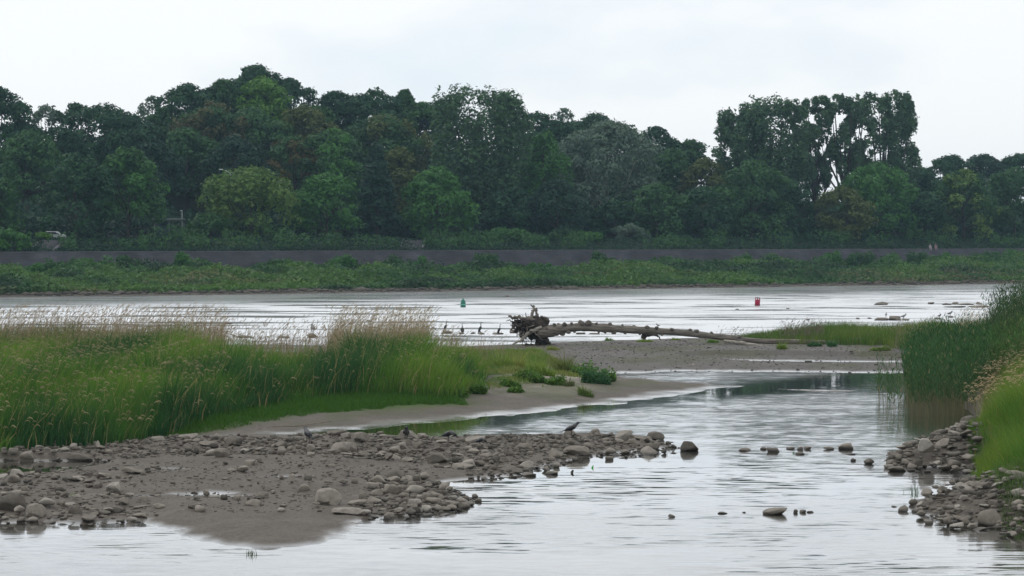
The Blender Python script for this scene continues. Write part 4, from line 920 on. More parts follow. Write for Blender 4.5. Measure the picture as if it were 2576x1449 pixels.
# thin out the hidden back part a little, keep the front edge thick
g = ground(b[:, 0], b[:, 1]); keep = (g > .02) & (rng.random(n) < np.where(b[:, 1] > 80, .8, 1))
b = np.concatenate([b, g[:, None]], 1)[keep]; n = len(b)
ub = b[:, 0] * F / b[:, 1] + W / 2
clump = fbm(b[:, 0] * .45, b[:, 1] * .45, 12, 2)
hfac = np.interp(ub, [-300, 500, 620, 700, 800, 860, 1060, 1110, 1225], [1.0, .95, .85, .76, .82, 1.1, 1.08, .92, .8])
edge = np.clip(sdf(TALL, b[:, 0], b[:, 1]) / .8, .5, 1)
fine_c = fbm(b[:, 0] * 1.6, b[:, 1] * 1.1, 19, 2)
h = (.50 + 1.15 * clump + .95 * (fine_c - .2)) * hfac * edge * rng.uniform(.6, 1.12, n) * 1.2
wind = 0.35 + rng.normal(size=n) * 1.3
cA, cB, cD = np.array((.058, .150, .022)), np.array((.115, .215, .030)), np.array((.026, .088, .026))
pn = fbm(b[:, 0] * .28 + 5, b[:, 1] * .22, 14, 2)
col = lerp(np.ones((n, 3)) * cA, cB, np.clip((pn - .46) * 5, 0, 1)); col = lerp(col, cD, np.clip((.50 - pn) * 6, 0, 1)) * rng.uniform(.75, 1.25, (n, 1))
dry = rng.random(n) < .06; col[dry] = np.array((.30, .25, .13)) * rng.uniform(.8, 1.2, (dry.sum(), 1))
tipc = col * np.array((1.25, 1.2, .9))
V, Fq, C, tips = blades(b, h, np.where(rng.random(n) < .35, rng.uniform(.028, .05, n), rng.uniform(.012, .026, n)), wind, rng.uniform(.12, .62, n), col, 2, tipc, rng=rng)
parts = [(V, Fq, C)]
# flowering stems with tan heads
wts = np.where(ub < 560, 1.0, np.where((ub > 830) & (ub < 1130), .75, .22)); pick = np.where(rng.random(n) < wts * .038)[0]
bs = b[pick]; m_ = len(bs); hs = np.maximum(h[pick], .7) * rng.uniform(.98, 1.25, m_) + .05; azs = .1 + rng.normal(size=m_) * .5; tanc = np.array((.27, .235, .125)) * rng.uniform(.75, 1.35, (m_, 1))
V, Fq, C, tips = blades(bs, hs, np.full(m_, .013), azs, rng.uniform(.1, .35, m_), tanc * [.6, .8, .5], 3, None, rng=rng); parts.append((V, Fq, C))
parts.append(heads(tips, azs, rng.uniform(.16, .34, m_), rng.uniform(.02, .042, m_), tanc, rng))
grass_stuff('tall_grass', 'tall reed grass with tan drooping seed heads on the near bank', parts)

# dry pale stalks and weeds that stand behind the grass against the river
rng = np.random.default_rng(22)
def dry_fringe(u0, u1, Y0, Y1, n, hl, hh_, colr):
    u = rng.uniform(u0, u1, n); Y = rng.uniform(Y0, Y1, n); x = (u - W / 2) * Y / F; z = np.maximum(ground(x, Y), 0); az = rng.normal(size=n) * .9 + .2; h = hl * .8 + (hh_ - hl * .8) * rng.random(n) ** 2.0
    cl = np.array(colr) * rng.uniform(.7, 1.3, (n, 1)); V, Fq, C, tp = blades(np.stack([x, Y, z], 1), h, rng.uniform(.014, .026, n), az, rng.uniform(.08, .35, n), cl, 2, None, rng=rng)
    H_ = heads(tp, az, rng.uniform(.14, .3, n), rng.uniform(.015, .035, n), cl * 1.1, rng, .25); return [(V, Fq, C), H_]
pr_ = dry_fringe(-60, 560, 96, 105, 4600, 1.5, 2.75, (.31, .24, .15)) + dry_fringe(540, 860, 90, 104, 1100, 1.0, 2.1, (.28, .22, .14)) + dry_fringe(820, 1070, 94, 101, 2400, 1.6, 2.8, (.36, .29, .18)) + dry_fringe(1050, 1150, 94, 110, 400, .7, 1.7, (.30, .24, .15)) + dry_fringe(1140, 1270, 100, 118, 160, .5, 1.2, (.28, .23, .15))
grass_stuff('dry_stalks', 'pale dry grass stalks standing up against the river', pr_)

# short vivid grass at the foot of the bank
rng = np.random.default_rng(23); n = 30000
b = scatter(SHORT, n, rng); g = ground(b[:, 0], b[:, 1]); b = np.concatenate([b, g[:, None]], 1); col = np.array((.055, .14, .016)) * rng.uniform(.7, 1.3, (n, 1))
ed_ = fbm(b[:, 0] * 1.3, b[:, 1] * 1.3, 22); kk = ed_ + sdf(SHORT, b[:, 0], b[:, 1]) * .35 > .5; b, col = b[kk], col[kk]; n = len(b)
h = rng.uniform(.05, .3, n) * np.clip(sdf(SHORT, b[:, 0], b[:, 1]) * 1.2 + .3, .3, 1)
V, Fq, C, _ = blades(b, h, rng.uniform(.012, .022, n), rng.uniform(0, 6.28, n), rng.uniform(.2, .7, n), col, 2, None, rng=rng)
grass_stuff('short_grass', 'vivid green short grass between tall bank and wet sand', [(V, Fq, C)])

# grass on the gravel bar beyond the fallen tree
rng = np.random.default_rng(24)
STRIP = [yu(1840, 124), yu(1960, 121), yu(2100, 120), yu(2200, 118), yu(2300, 113), yu(2400, 106), yu(2640, 106), yu(2640, 138), yu(2350, 140), yu(2050, 136), yu(1900, 131)]
n = 36000; b = scatter(STRIP, n, rng); g = ground(b[:, 0], b[:, 1]); b = np.concatenate([b, g[:, None]], 1); ub = b[:, 0] * F / b[:, 1] + W / 2
cl = fbm(b[:, 0] * .5, b[:, 1] * .4, 15, 2); keep = (cl > .36); b, ub, cl = b[keep], ub[keep], cl[keep]; n = len(b)
h = np.interp(ub, [1840, 1950, 2100, 2400, 2600], [.35, .6, .85, 1.0, 1.2]) * (.35 + 1.1 * cl) * rng.uniform(.6, 1.15, n)
col = lerp(np.ones((n, 3)) * np.array((.07, .15, .022)), (.15, .21, .04), np.clip((fbm(b[:, 0] * .3, b[:, 1] * .3, 16) - .4) * 4, 0, 1)) * rng.uniform(.75, 1.25, (n, 1)); dr = rng.random(n) < .04; col[dr] = (.25, .21, .13)
V, Fq, C, _ = blades(b, h, rng.uniform(.02, .035, n), rng.uniform(0, 6.28, n), rng.uniform(.1, .5, n), col, 2, None, rng=rng)
grass_stuff('bar_grass', 'bright green grass along the river edge of the gravel bar', [(V, Fq, C)])
# weeds with brown stalks over it
pr_ = []
for (u0, u1, Y0, Y1, n_, hl, hh_, c_) in ((1960, 2070, 121, 128, 420, .6, 1.35, (.16, .13, .10)), (2240, 2420, 112, 125, 260, .9, 1.6, (.2, .18, .11)), (1800, 1960, 122, 127, 120, .4, .9, (.2, .18, .1)), (2400, 2500, 110, 125, 500, 1.5, 2.4, (.42, .36, .24))):
    pr_ += dry_fringe(u0, u1, Y0, Y1, n_, hl, hh_, c_)
grass_stuff('brown_weeds', 'brown dry weeds rising from the bar grass', pr_)

rng = np.random.default_rng(27); SPC = WP([(1200, 965), (1100, 900), (1130, 880), (1330, 882), (1430, 912), (1540, 945), (1548, 960), (1480, 985), (1400, 972), (1330, 995), (1250, 985)], .4)
n = 34000; b = scatter(SPC, n, rng); cl = fbm(b[:, 0] * .7, b[:, 1] * .45, 23, 2); vv2 = sdf(SAND, b[:, 0], b[:, 1]); ub = b[:, 0] * F / b[:, 1] + W / 2; k = cl > .50 - .16 * np.clip((b[:, 1] - 95) / 6, -.6, 1) - .25 * np.clip((1290 - ub) / 60, 0, 1); b, cl = b[k], cl[k]; n = len(b); g = ground(b[:, 0], b[:, 1]); b = np.concatenate([b, g[:, None]], 1)
col = lerp(np.ones((n, 3)) * np.array((.12, .22, .04)), (.20, .24, .06), np.clip((fbm(b[:, 0] * .9, b[:, 1] * .6, 25) - .4) * 4, 0, 1)) * rng.uniform(.7, 1.3, (n, 1)); dr = rng.random(n) < .06; col[dr] = (.28, .20, .12)
V, Fq, C, _ = blades(b, (cl - .25) * rng.uniform(.3, 1.6, n) * np.interp(b[:, 1], [88, 96, 104, 112], [.3, .5, .75, .4]), rng.uniform(.018, .03, n), rng.uniform(0, 6.28, n), rng.uniform(.2, .9, n), col, 2, None, rng=rng)
grass_stuff('spit_grass', 'patchy low yellow-green grass tapering from the tall bank onto the sandy spit', [(V, Fq, C)])
# single tufts and plants: each a thing
def tuft(name, u, v, w, h, col, label, kind='grass', n=None, hh_mul=1.0, fl=0.0):
    """w, h in photo measures at its foot"""
    rng = np.random.default_rng(int(u * 3 + v)); x, y, z = on_ground(u, v); s_ = y / F; rx = w * s_ / 2; H_ = h * s_; n = n or int(350 + 450 * rx * 2)
    a = rng.uniform(0, 6.28, n); r = np.sqrt(rng.random(n)) * rx * .75; bx = np.cos(a) * r; by = np.sin(a) * r * .8
    zz_ = ground(x + bx, y + by) - z; base = np.stack([bx, by, zz_ - .02], 1)
    lob = .6 + .4 * np.sin(a * 3 + u) * np.sin(a * 2 + v); n0 = n
    hh = H_ * 1.75 * rng.beta(2, 1.8, n) * np.clip(1.1 - (r / rx / .75) ** 1.6 * .85, .12, 1) * lob; c_ = np.array(col) * 1.3 * rng.uniform(.6, 1.4, (n, 1))
    mb = MB(); o = tag(empty(name, (x, y, z)), label, 'plant' if kind != 'grass' else 'grass tuft', 'tufts and herbs on the bars')
    V, Fq, C, tp = blades(base, hh, rng.uniform(.018, .03, n), a + rng.normal(size=n) * .7, rng.uniform(.2, .9, n), c_, 3, None, rng=rng); mb.add(V, Fq, None, C); 
    if kind == 'herb':
        mb.build('stems', M_GRASS, o); m2 = n * 5; i = rng.integers(0, n, m2); t = rng.uniform(.2, 1, m2)
        pos = base[i] + (tp[i] - base[i]) * t[:, None] + rng.normal(size=(m2, 3)) * .04; nr = rng.normal(size=(m2, 3)) + [0, 0, .8]; nr /= np.linalg.norm(nr, axis=1)[:, None]
        V, Fq = leaf_quads(pos, nr, rng.uniform(.03, .08, m2), rng); obj('leaves', mesh(V, Fq, M_GRASS, False, np.repeat(np.array(col) * rng.uniform(.6, 1.4, (m2, 1)), 3, 0)), o)
    else: mb.build('blades', M_GRASS, o)
    if fl:
        k = int(n * fl); pk = rng.choice(n, k); tn = np.array((.3, .22, .13)) * rng.uniform(.7, 1.3, (k, 1)); V, Fq, C = heads(tp[pk], a[pk], rng.uniform(.1, .2, k), rng.uniform(.02, .04, k), tn, rng); obj('seed_heads', mesh(V, Fq, M_GRASS, False, C), o)
Gb, Gl, Gd, Gy = (.09, .18, .03), (.15, .22, .04), (.05, .13, .045), (.18, .21, .045)
TF = [('grass_tuft', 1533, 858, 34, 11, Gb, 'low green cushion on the crest of the gravel bar', 'grass'), ('grass_tuft', 1622, 860, 60, 12, Gl, 'grass cushion around the stub under the trunk', 'grass'), ('grass_tuft', 1700, 856, 40, 9, Gl, 'thin grass right of the stub under the trunk', 'grass'),
 ('grass_tuft', 1795, 862, 44, 13, Gb, 'grass tuft hugging the fallen trunk before it forks', 'grass'), ('grass_tuft', 1967, 878, 34, 24, Gl, 'yellow-green tuft growing over the broken limb end', 'grass'), ('grass_tuft', 2093, 872, 30, 24, Gd, 'dark green tuft at the thin end of the trunk', 'grass'),
 ('grass_tuft', 2180, 866, 30, 20, Gd, 'dark round tuft right of the tree tip', 'grass'), ('grass_tuft', 2222, 866, 52, 30, Gy, 'yellow-green tuft with a brown foot near the reeds', 'grass'), ('grass_tuft', 2050, 871, 40, 10, Gd, 'low dark creeping plant along the trunk end', 'herb'),
 ('grass_tuft', 1345, 884, 66, 16, Gl, 'grass patch at the foot of the root plate', 'grass'), ('grass_tuft', 1392, 880, 50, 14, Gy, 'pale grass right of the root plate', 'grass'),
 ('grass_tuft', 1262, 930, 60, 66, Gl, 'tall light tuft where the grass bank ends', 'grass'), ('grass_tuft', 1300, 930, 60, 56, Gy, 'yellow-green tuft behind the sandy patch', 'grass'), ('grass_tuft', 1345, 938, 64, 50, Gl, 'reddish-stemmed tuft over the sandy patch', 'grass'),
 ('weed_clump', 1420, 935, 80, 58, (.12, .15, .04), 'tall brownish weed clump on the spit ridge', 'grass'), ('grass_tuft', 1375, 945, 60, 42, Gl, 'soft tuft left of the brownish weed clump', 'grass'), ('weed_clump', 1470, 950, 60, 40, Gb, 'leafy weed between brown clump and dark herb', 'herb'),
 ('herb_clump', 1500, 962, 84, 42, Gd, 'dark blue-green leafy herb on the spit', 'herb'), ('herb_clump', 1528, 958, 36, 34, Gb, 'bright leafy herb at the right end of the spit plants', 'herb'), ('grass_tuft', 1353, 966, 44, 24, Gb, 'small green tuft standing in the sand', 'herb'),
 ('grass_tuft', 1285, 974, 60, 16, Gb, 'low ragged weeds on the sand slope', 'herb'), ('grass_tuft', 1395, 968, 60, 22, Gb, 'sparse weeds in the middle of the sand', 'herb'), ('grass_tuft', 1298, 988, 44, 14, Gb, 'lowest small weed below the sand slope', 'herb'),
 ('grass_tuft', 1474, 1000, 52, 36, (.10, .15, .035), 'yellowish tuft alone on the lower spit', 'grass'), ('grass_tuft', 1430, 972, 40, 24, (.11, .13, .05), 'thin grey-green weed above the lone yellowish tuft', 'grass'), ('grass_tuft', 1320, 955, 80, 30, Gb, 'mixed weeds fringing the top of the sand', 'herb'),
 ('grass_tuft', 2215, 882, 60, 10, Gl, 'faint green film of seedlings on the bar near the reeds', 'herb'), ('grass_tuft', 1195, 1000, 60, 34, Gb, 'leafy herb at the corner of the tall grass', 'herb'), ('grass_tuft', 1150, 1008, 60, 30, Gb, 'drooping herb left of the corner herb', 'herb')]
for t_ in TF: tuft(*t_[:7], kind=t_[7])

# reeds
def reeds(name, label, base, h, rng, leafcol, low=.35, kind='stuff', cat='reeds', nl=9):
    n = len(base); az = rng.normal(size=n) * .5 + math.pi * .95; lean = rng.uniform(.02, .16, n); st = np.array((.16, .145, .075)) * rng.uniform(.7, 1.3, (n, 1))
    V, Fq, C, tp = blades(base, h, np.full(n, .014), az, lean, st, 3, np.array((.07, .12, .03)), rng=rng); parts = [(V, Fq, C)]
    i = np.repeat(np.arange(n), nl); t = np.tile(np.linspace(low, .98, nl), n) + rng.normal(size=n * nl) * .03; L_ = rng.uniform(.28, .55, n * nl) * (1.05 - .35 * t)
    bx = base[i] ; off = lean[i] * h[i] * t ** 1.8; p_ = np.stack([bx[:, 0] + np.cos(az[i]) * off, bx[:, 1] + np.sin(az[i]) * off, bx[:, 2] + h[i] * t * .98], 1)
    la = rng.uniform(0, 6.28, n * nl); lc = np.array(leafcol) * rng.uniform(.6, 1.35, (n * nl, 1)); lc[rng.random(n * nl) < .02] = (.28, .24, .12)
    V, Fq, C, _ = blades(p_, L_ * .85, rng.uniform(.022, .036, n * nl), la, rng.uniform(.5, 1.1, n * nl), lc, 2, None, droop=.12, rng=rng); parts.append((V, Fq, C))
    mb = MB()
    for V, Fq, C in parts: mb.V.append(V); mb.Fq.append(Fq + mb.n); mb.C.append(C); mb.n += len(V)
    return tag(mb.build(name, M_GRASS, None, False), label, cat, None, kind)
rng = np.random.default_rng(31)
RD = WP([(2292, 1048), (2350, 1056), (2440, 1056), (2462, 1040), (2520, 1000), (2520, 930), (2300, 935), (2275, 980)])
b = scatter(RD, 2300, rng); g = np.maximum(ground(b[:, 0], b[:, 1]), 0) - .05; b = np.concatenate([b, g[:, None]], 1); n = len(b); dd = np.clip(sdf(RD, b[:, 0], b[:, 1]) / 1.5, 0, 1)
reeds('reed_bed', 'dense dark green reed bed standing in the water below the bank', b, rng.uniform(1.7, 2.95, n) * (.8 + .2 * dd), rng, (.034, .10, .028))
RD2 = [yu(2330, 96), yu(2400, 88), yu(2470, 82), yu(2640, 80), yu(2640, 103), yu(2380, 104)]
b = scatter(RD2, 2200, rng); g = ground(b[:, 0], b[:, 1]); b = np.concatenate([b, g[:, None]], 1); n = len(b); ub = b[:, 0] * F / b[:, 1] + W / 2
reeds('reed_bed', 'lighter reeds spreading over the bank behind the dark bed', b, rng.uniform(1.3, 2.4, n) * np.interp(ub, [2330, 2430, 2500, 2640], [.55, .85, 1.0, 1.1]), rng, (.07, .155, .035))
RD3 = [yu(2490, 92), yu(2535, 86), yu(2660, 84), yu(2660, 104), yu(2520, 104)]
b = scatter(RD3, 1000, rng); g = ground(b[:, 0], b[:, 1]); b = np.concatenate([b, g[:, None]], 1); n = len(b)
reeds('reed_bed', 'tallest dark reeds at the frame edge reaching above the river', b, rng.uniform(2.6, 3.9, n), rng, (.035, .085, .028))
b = scatter(WP([(2200, 1000), (2290, 985), (2300, 1050), (2230, 1050)]), 60, rng); b = np.concatenate([b, np.full((60, 1), -.05)], 1)
reeds('reed_stems', 'loose reed stems leaning over open water beside the dark bed', b, rng.uniform(1.0, 2.1, 60), rng, (.05, .12, .035), nl=7)

# grassy right bank
rng = np.random.default_rng(33)
GB = WP([(2452, 1232), (2440, 1180), (2436, 1120), (2462, 1075), (2480, 1000), (2560, 930), (2900, 900), (2900, 1270), (2560, 1262)], .25)
n = 80000; b = scatter(GB, n, rng); g = ground(b[:, 0], b[:, 1]); k = (g > .03) & (b[:, 0] < b[:, 1] * .262 + .5); b = np.concatenate([b, g[:, None]], 1)[k]; n = len(b)
pn = fbm(b[:, 0] * .6, b[:, 1] * .5, 18, 2); ed = np.clip(sdf(GB, b[:, 0], b[:, 1]) / 1.2, .3, 1)
h = (.7 + .8 * pn) * ed * rng.uniform(.6, 1.15, n); col = lerp(np.ones((n, 3)) * np.array((.085, .19, .02)), (.16, .25, .035), np.clip((pn - .4) * 4, 0, 1)) * rng.uniform(.7, 1.25, (n, 1)); dr = rng.random(n) < .012; col[dr] = (.36, .22, .10)
V, Fq, C, tp = blades(b, h, rng.uniform(.010, .02, n), math.pi + rng.normal(size=n) * 1.1, rng.uniform(.15, .7, n), col, 2, None, rng=rng); parts = [(V, Fq, C)]
pk = np.where((rng.random(n) < .05) & (b[:, 1] > 67))[0]; bs = b[pk]; m_ = len(bs); hs = rng.uniform(1.0, 1.5, m_); az = math.pi + rng.normal(size=m_) * .5; tn = np.array((.46, .36, .21)) * rng.uniform(.75, 1.3, (m_, 1))
V, Fq, C, tp = blades(bs, hs, np.full(m_, .009), az, rng.uniform(.15, .4, m_), tn * [.7, .85, .6], 3, None, rng=rng); parts.append((V, Fq, C)); parts.append(heads(tp, az, rng.uniform(.14, .26, m_), rng.uniform(.016, .03, m_), tn, rng))
grass_stuff('bank_grass', 'fresh bright grass with tan heads on the bank beside the camera', parts)
for u, v, w, h, c_, lab in ((2300, 1240, 26, 26, (.05, .12, .04), 'little green sprig of rushes growing out of the bay'), (633, 1396, 22, 18, (.06, .09, .04), 'few thin plant tips poking through the near water'), (1998, 1140, 10, 6, (.05, .14, .04), 'tiny weed on the riffle stones'), (185, 1265, 14, 8, (.14, .22, .05), 'small yellow-green weed among the lower shore stones')):
    x, y, z = P(u, v); rg = np.random.default_rng(int(u)); n = 26; s_ = y / F; base = np.stack([rg.normal(size=n) * w * s_ * .3, rg.normal(size=n) * .1, np.full(n, -.03)], 1)
    V, Fq, C, _ = blades(base, h * s_ * rg.uniform(.4, 1, n) + .03, np.full(n, .014), rg.uniform(0, 6.28, n), rg.uniform(.05, .4, n), np.array(c_) * rg.uniform(.7, 1.3, (n, 1)), 3, None, rng=rg)
    o = obj('water_plant', mesh(V, Fq, M_GRASS, False, C), None, (x, y, max(gz(x, y), 0))); tag(o, lab, 'plant', 'small plants in the water')
# grasses hanging among the lower pile
rng = np.random.default_rng(35); b = scatter(WP([(2490, 1230), (2576, 1225), (2576, 1330), (2520, 1310)], .2), 1600, rng); g = ground(b[:, 0], b[:, 1]); b = np.concatenate([b, g[:, None]], 1); n = len(b)
V, Fq, C, _ = blades(b, rng.uniform(.15, .6, n) * np.clip(g / .8, .4, 1), rng.uniform(.008, .016, n), rng.uniform(0, 6.28, n), rng.uniform(.1, .6, n), np.array((.09, .15, .04)) * rng.uniform(.6, 1.4, (n, 1)), 3, None, rng=rng)
grass_stuff('pile_grass', 'thin grass growing between the stones of the lower pile', [(V, Fq, C)])

# ------------------------------------------------------------------ fallen tree
LY = 121.0
def Q(u, v, dy=0.0): return ((u - W / 2) * (LY + dy) / F, LY + dy, CH - (v - VH) * (LY + dy) / F)
px = LY / F
log = tag(empty('fallen_tree', (0, 0, 0)), 'huge weathered fallen tree with upturned root plate lying on the gravel bar', 'fallen tree')
WC, WD, WL = (.175, .155, .132), (.06, .05, .042), (.27, .245, .21)
rng = np.random.default_rng(41)
ctl = [(1352, 838, 20), (1378, 834, 17.5), (1400, 829, 14.5), (1425, 826, 13.5), (1450, 823, 13), (1477, 822, 12.5), (1520, 825, 12), (1560, 828, 11.5), (1600, 830, 10.5), (1660, 833, 10), (1717, 837, 9.5), (1770, 843, 9.3), (1817, 848, 9), (1870, 854, 8.5), (1917, 858, 8), (1980, 860, 8), (2050, 861, 8), (2085, 862, 7), (2112, 861, 5)]
cu = np.array(ctl, float); tt = np.linspace(0, len(ctl) - 1, 74); uu = np.interp(tt, range(len(ctl)), cu[:, 0]); vv_ = np.interp(tt, range(len(ctl)), cu[:, 1]); rr_ = np.interp(tt, range(len(ctl)), cu[:, 2])
pts = np.array([Q(a, b_, .5 * math.sin(a / 130)) for a, b_ in zip(uu, vv_)])
mb = MB(); mb.add(*tube(pts, rr_ * px * .85 * (1 + .22 * (vnoise(tt * 1.3, tt * 0) - .5)), 18, wob=.16, rng=rng), C=WC); TRK = mb.build('trunk', M_WOOD, log, True)
def trunk_at(u): return np.array([np.interp(u, uu, pts[:, i]) for i in range(3)]), float(np.interp(u, uu, rr_)) * px
for i, (u, up, s_) in enumerate([(1420, 1, 5), (1437, 1, 3), (1463, 1, 8), (1478, 1, 8), (1405, 1, 3), (1395, 1, 4), (1535, 1, 5), (1566, 1, 3), (1596, 1, 5), (1628, 1, 5), (1652, 1, 4), (1690, 1, 4), (1735, 1, 5), (1752, 1, 5), (1790, 1, 4), (1860, 1, 3.5), (1415, -1, 6), (1400, -1, 5), (1430, -1, 5), (1445, -1, 3), (1505, -1, 3), (1522, -1, 4), (1545, -1, 4), (1572, -1, 3), (1610, -1, 3), (1500, 1, 2.5), (1665, -1, 3)]):
    c_, r_ = trunk_at(u); V, Ft = stone_shape(500 + i, IC1); p_ = c_ + [0, rng.uniform(-.25, 0), up * (r_ - s_ * px * .55)]
    mb = MB(); mb.add(V * s_ * 1.15 * px * np.array([1.2, 1, 1.05]) + p_, None, Ft, np.array(WC) * .75); mb.build('knot', M_WOOD, TRK, True)
def limb(name, pl, rad, colr, ns=7, wob=.15, sub=4, jit=0.03):
    a = np.array([Q(*p_) for p_ in pl]); rad = np.asarray(rad, float) * px; t0 = np.arange(len(a)); t1 = np.linspace(0, len(a) - 1, (len(a) - 1) * sub + 1)
    b_ = np.stack([np.interp(t1, t0, a[:, i]) for i in range(3)], 1); b_[1:-1] += rng.normal(size=(len(b_) - 2, 3)) * jit; r1 = np.interp(t1, t0, rad)
    mb = MB(); mb.add(*tube(b_, r1, ns, wob=wob, rng=rng), C=colr); return mb.build(name, M_WOOD, log, True)
limb('side_limb', [(1822, 858, -.5), (1863, 862, -1.2), (1890, 868, -1.6), (1937, 877, -2.2), (1993, 882, -2.6)], [4, 5, 5, 5.5, 4.5], WL, 9, .08, 4, .008)
limb('thin_top', [(2085, 862, 0), (2115, 858, .4), (2140, 853, .6), (2172, 850, .8)], [5, 4, 3, 1.8], WC)
limb('thin_top', [(2090, 864, -.3), (2120, 866, -.3), (2150, 864, -.3)], [4, 3, 1.5], WC)
limb('stub', [(1624, 834, 0), (1622, 842, 0), (1618, 853, 0)], [9, 8, 6], WD); limb('stub_branch', [(1622, 840, 0), (1645, 842, -.2), (1658, 846, -.3), (1662, 854, -.3)], [6, 4, 2, 1.2], WD)
# root plate: thick horizontal butt, then buttress foot, then the tangle of roots
limb('root_butt', [(1379, 810, 0), (1362, 812, 0), (1340, 815, 0), (1322, 818, 0), (1305, 822, .2)], [10, 12.5, 15, 13, 8], WD, 14, .6, 5, .09)
limb('root_butt', [(1378, 803, 0), (1350, 804, -.1), (1320, 803, -.1), (1298, 799, -.1), (1279, 796, -.1)], [4.5, 5, 5.5, 4, 2.2], WC, 10, .5, 5, .06)
limb('root_butt', [(1372, 815, -.3), (1352, 822, -.3), (1335, 832, -.2), (1325, 842, 0)], [9, 14, 14, 7], WD, 12, .6, 5, .08)
limb('root_butt', [(1352, 806, .1), (1345, 820, .2), (1338, 836, .2), (1340, 848, .2)], [16, 20, 17, 9], WD, 14, .35, 4, .05)
limb('buttress', [(1366, 834, 0), (1360, 848, 0), (1360, 858, 0), (1362, 870, 0)], [17, 15, 13, 14], WD, 12, .25)
limb('buttress', [(1372, 855, -.3), (1380, 862, -.5), (1386, 869, -.6)], [8, 5, 2], WD)
limb('upright_root', [(1336, 800, 0), (1339, 788, 0), (1343, 777, 0), (1344, 770, 0)], [5, 4, 3, 1.6], WL); limb('upright_root', [(1353, 800, 0), (1349, 787, 0), (1345, 776, 0), (1343, 771, 0)], [4.5, 3.2, 2.4, 1.2], WC)
limb('upright_root', [(1351, 790, .1), (1350, 780, .1), (1350, 774, .1)], [2.5, 2, 1.8], WC); limb('upright_root', [(1324, 800, 0), (1324, 793, 0), (1323, 787, 0)], [1.6, 1.2, .8], WC); limb('upright_root', [(1346, 771, 0), (1338, 768, 0), (1334, 769, 0)], [1.6, 2, .6], WD)
limb('diagonal_root', [(1362, 823, -.7), (1348, 828, -.8), (1325, 841, -.9), (1308, 856, -1.0), (1290, 867, -1.1)], [4, 5, 4.5, 3.5, 1.8], WL); limb('diagonal_root', [(1318, 843, -.8), (1308, 844, -.9), (1299, 843, -1)], [2.4, 1.6, .8], WC)
for i in range(64):
    u0 = rng.uniform(1290, 1366); v0 = rng.uniform(808, 836); u1 = u0 + rng.normal() * 12 + (1338 - u0) * .15; v1 = rng.uniform(846, 872) if u0 > 1312 else rng.uniform(822, 842); um = (u0 + u1) / 2 + rng.normal() * 7; dy = rng.uniform(-1.0, 1.2)
    limb('root', [(u0, v0, dy * .4), (um, (v0 + v1) / 2, dy), (u1, v1, dy)], [rng.uniform(1.6, 3.2), rng.uniform(1.0, 2.2), .5], WD if rng.random() < .6 else WC, 5, .2, 3, .05)
for i in range(12):
    u0 = rng.uniform(1288, 1312); limb('root', [(u0 + 8, 806, 0), (u0, rng.uniform(808, 820), .3), (u0 + rng.normal() * 6, rng.uniform(818, 840), .5)], [2.2, 1.8, .5], WD, 5, .2, 3, .06)
for i in range(10):
    u0 = rng.uniform(1312, 1375); limb('root', [(u0, 866, -.4), (u0 + rng.normal() * 14, 870 + rng.random() * 3, -.9), (u0 + rng.normal() * 22, 873, -1.2)], [2.6, 1.8, .6], WD, 5, .2, 2, .03)

for i in range(26):
    a = rng.uniform(0, 6.28); u0 = 1330 + rng.normal() * 16; v0 = 820 + rng.normal() * 10; L_ = rng.uniform(16, 34); u1 = u0 - abs(math.cos(a)) * L_ * (1 if rng.random() < .8 else -.6); v1 = v0 + math.sin(a) * L_ * .8
    limb('root', [(u0, v0, -.2), ((u0 + u1) / 2 + rng.normal() * 3, (v0 + v1) / 2 + rng.normal() * 3, rng.uniform(-1.2, .6)), (u1, min(v1, 870), rng.uniform(-1.6, .8))], [2.6, 1.5, .35], WD if rng.random() < .7 else WC, 5, .3, 3, .05)
# ------------------------------------------------------------------ birds
def bird(name, label, group, loc, rz, body, rads, rys, cols, bill, legs, wings, tail, tailc, billc, wingc, sc=1.0, mirror=False):
    o = tag(empty(name, loc, rz), label, 'bird', group); o.scale = (sc,) * 3
    V, Fq, Ft = tube(body, rads, 10, ry=rys); n = len(body); C = np.ones((len(V), 3))
    for i in range(n): C[i * 10:(i + 1) * 10] = cols[i]
    C[-2] = cols[0]; C[-1] = cols[-1]; mb = MB(); mb.V.append(V); mb.Fq.append(Fq); mb.Ft.append(Ft); mb.C.append(C); mb.build('body', M_BIRD, o, True)
    mb = MB(); mb.add(*tube(bill[0], bill[1], 6), C=billc); mb.build('bill', M_BIRD, o, True)
    mb = MB(); mb.add(*tube(tail[0], tail[1], 6, ry=tail[2]), C=tailc); mb.build('tail', M_BIRD, o, True)
    for s_ in (-1, 1):
        mb = MB(); w_ = np.array(wings[0], float); w_[:, 1] *= s_; mb.add(*tube(w_, wings[1], 8, ry=wings[2]), C=wingc); mb.build('wing', M_BIRD, o, True)
        l_ = np.array(legs[0], float); l_[:, 1] *= s_; mb = MB(); mb.add(*tube(l_, legs[1], 5), C=(.02, .02, .02)); mb.build('leg', M_BIRD, o, True)
    return o
BK, GR, WH = (.012, .012, .016), (.085, .083, .082), (.6, .6, .6)
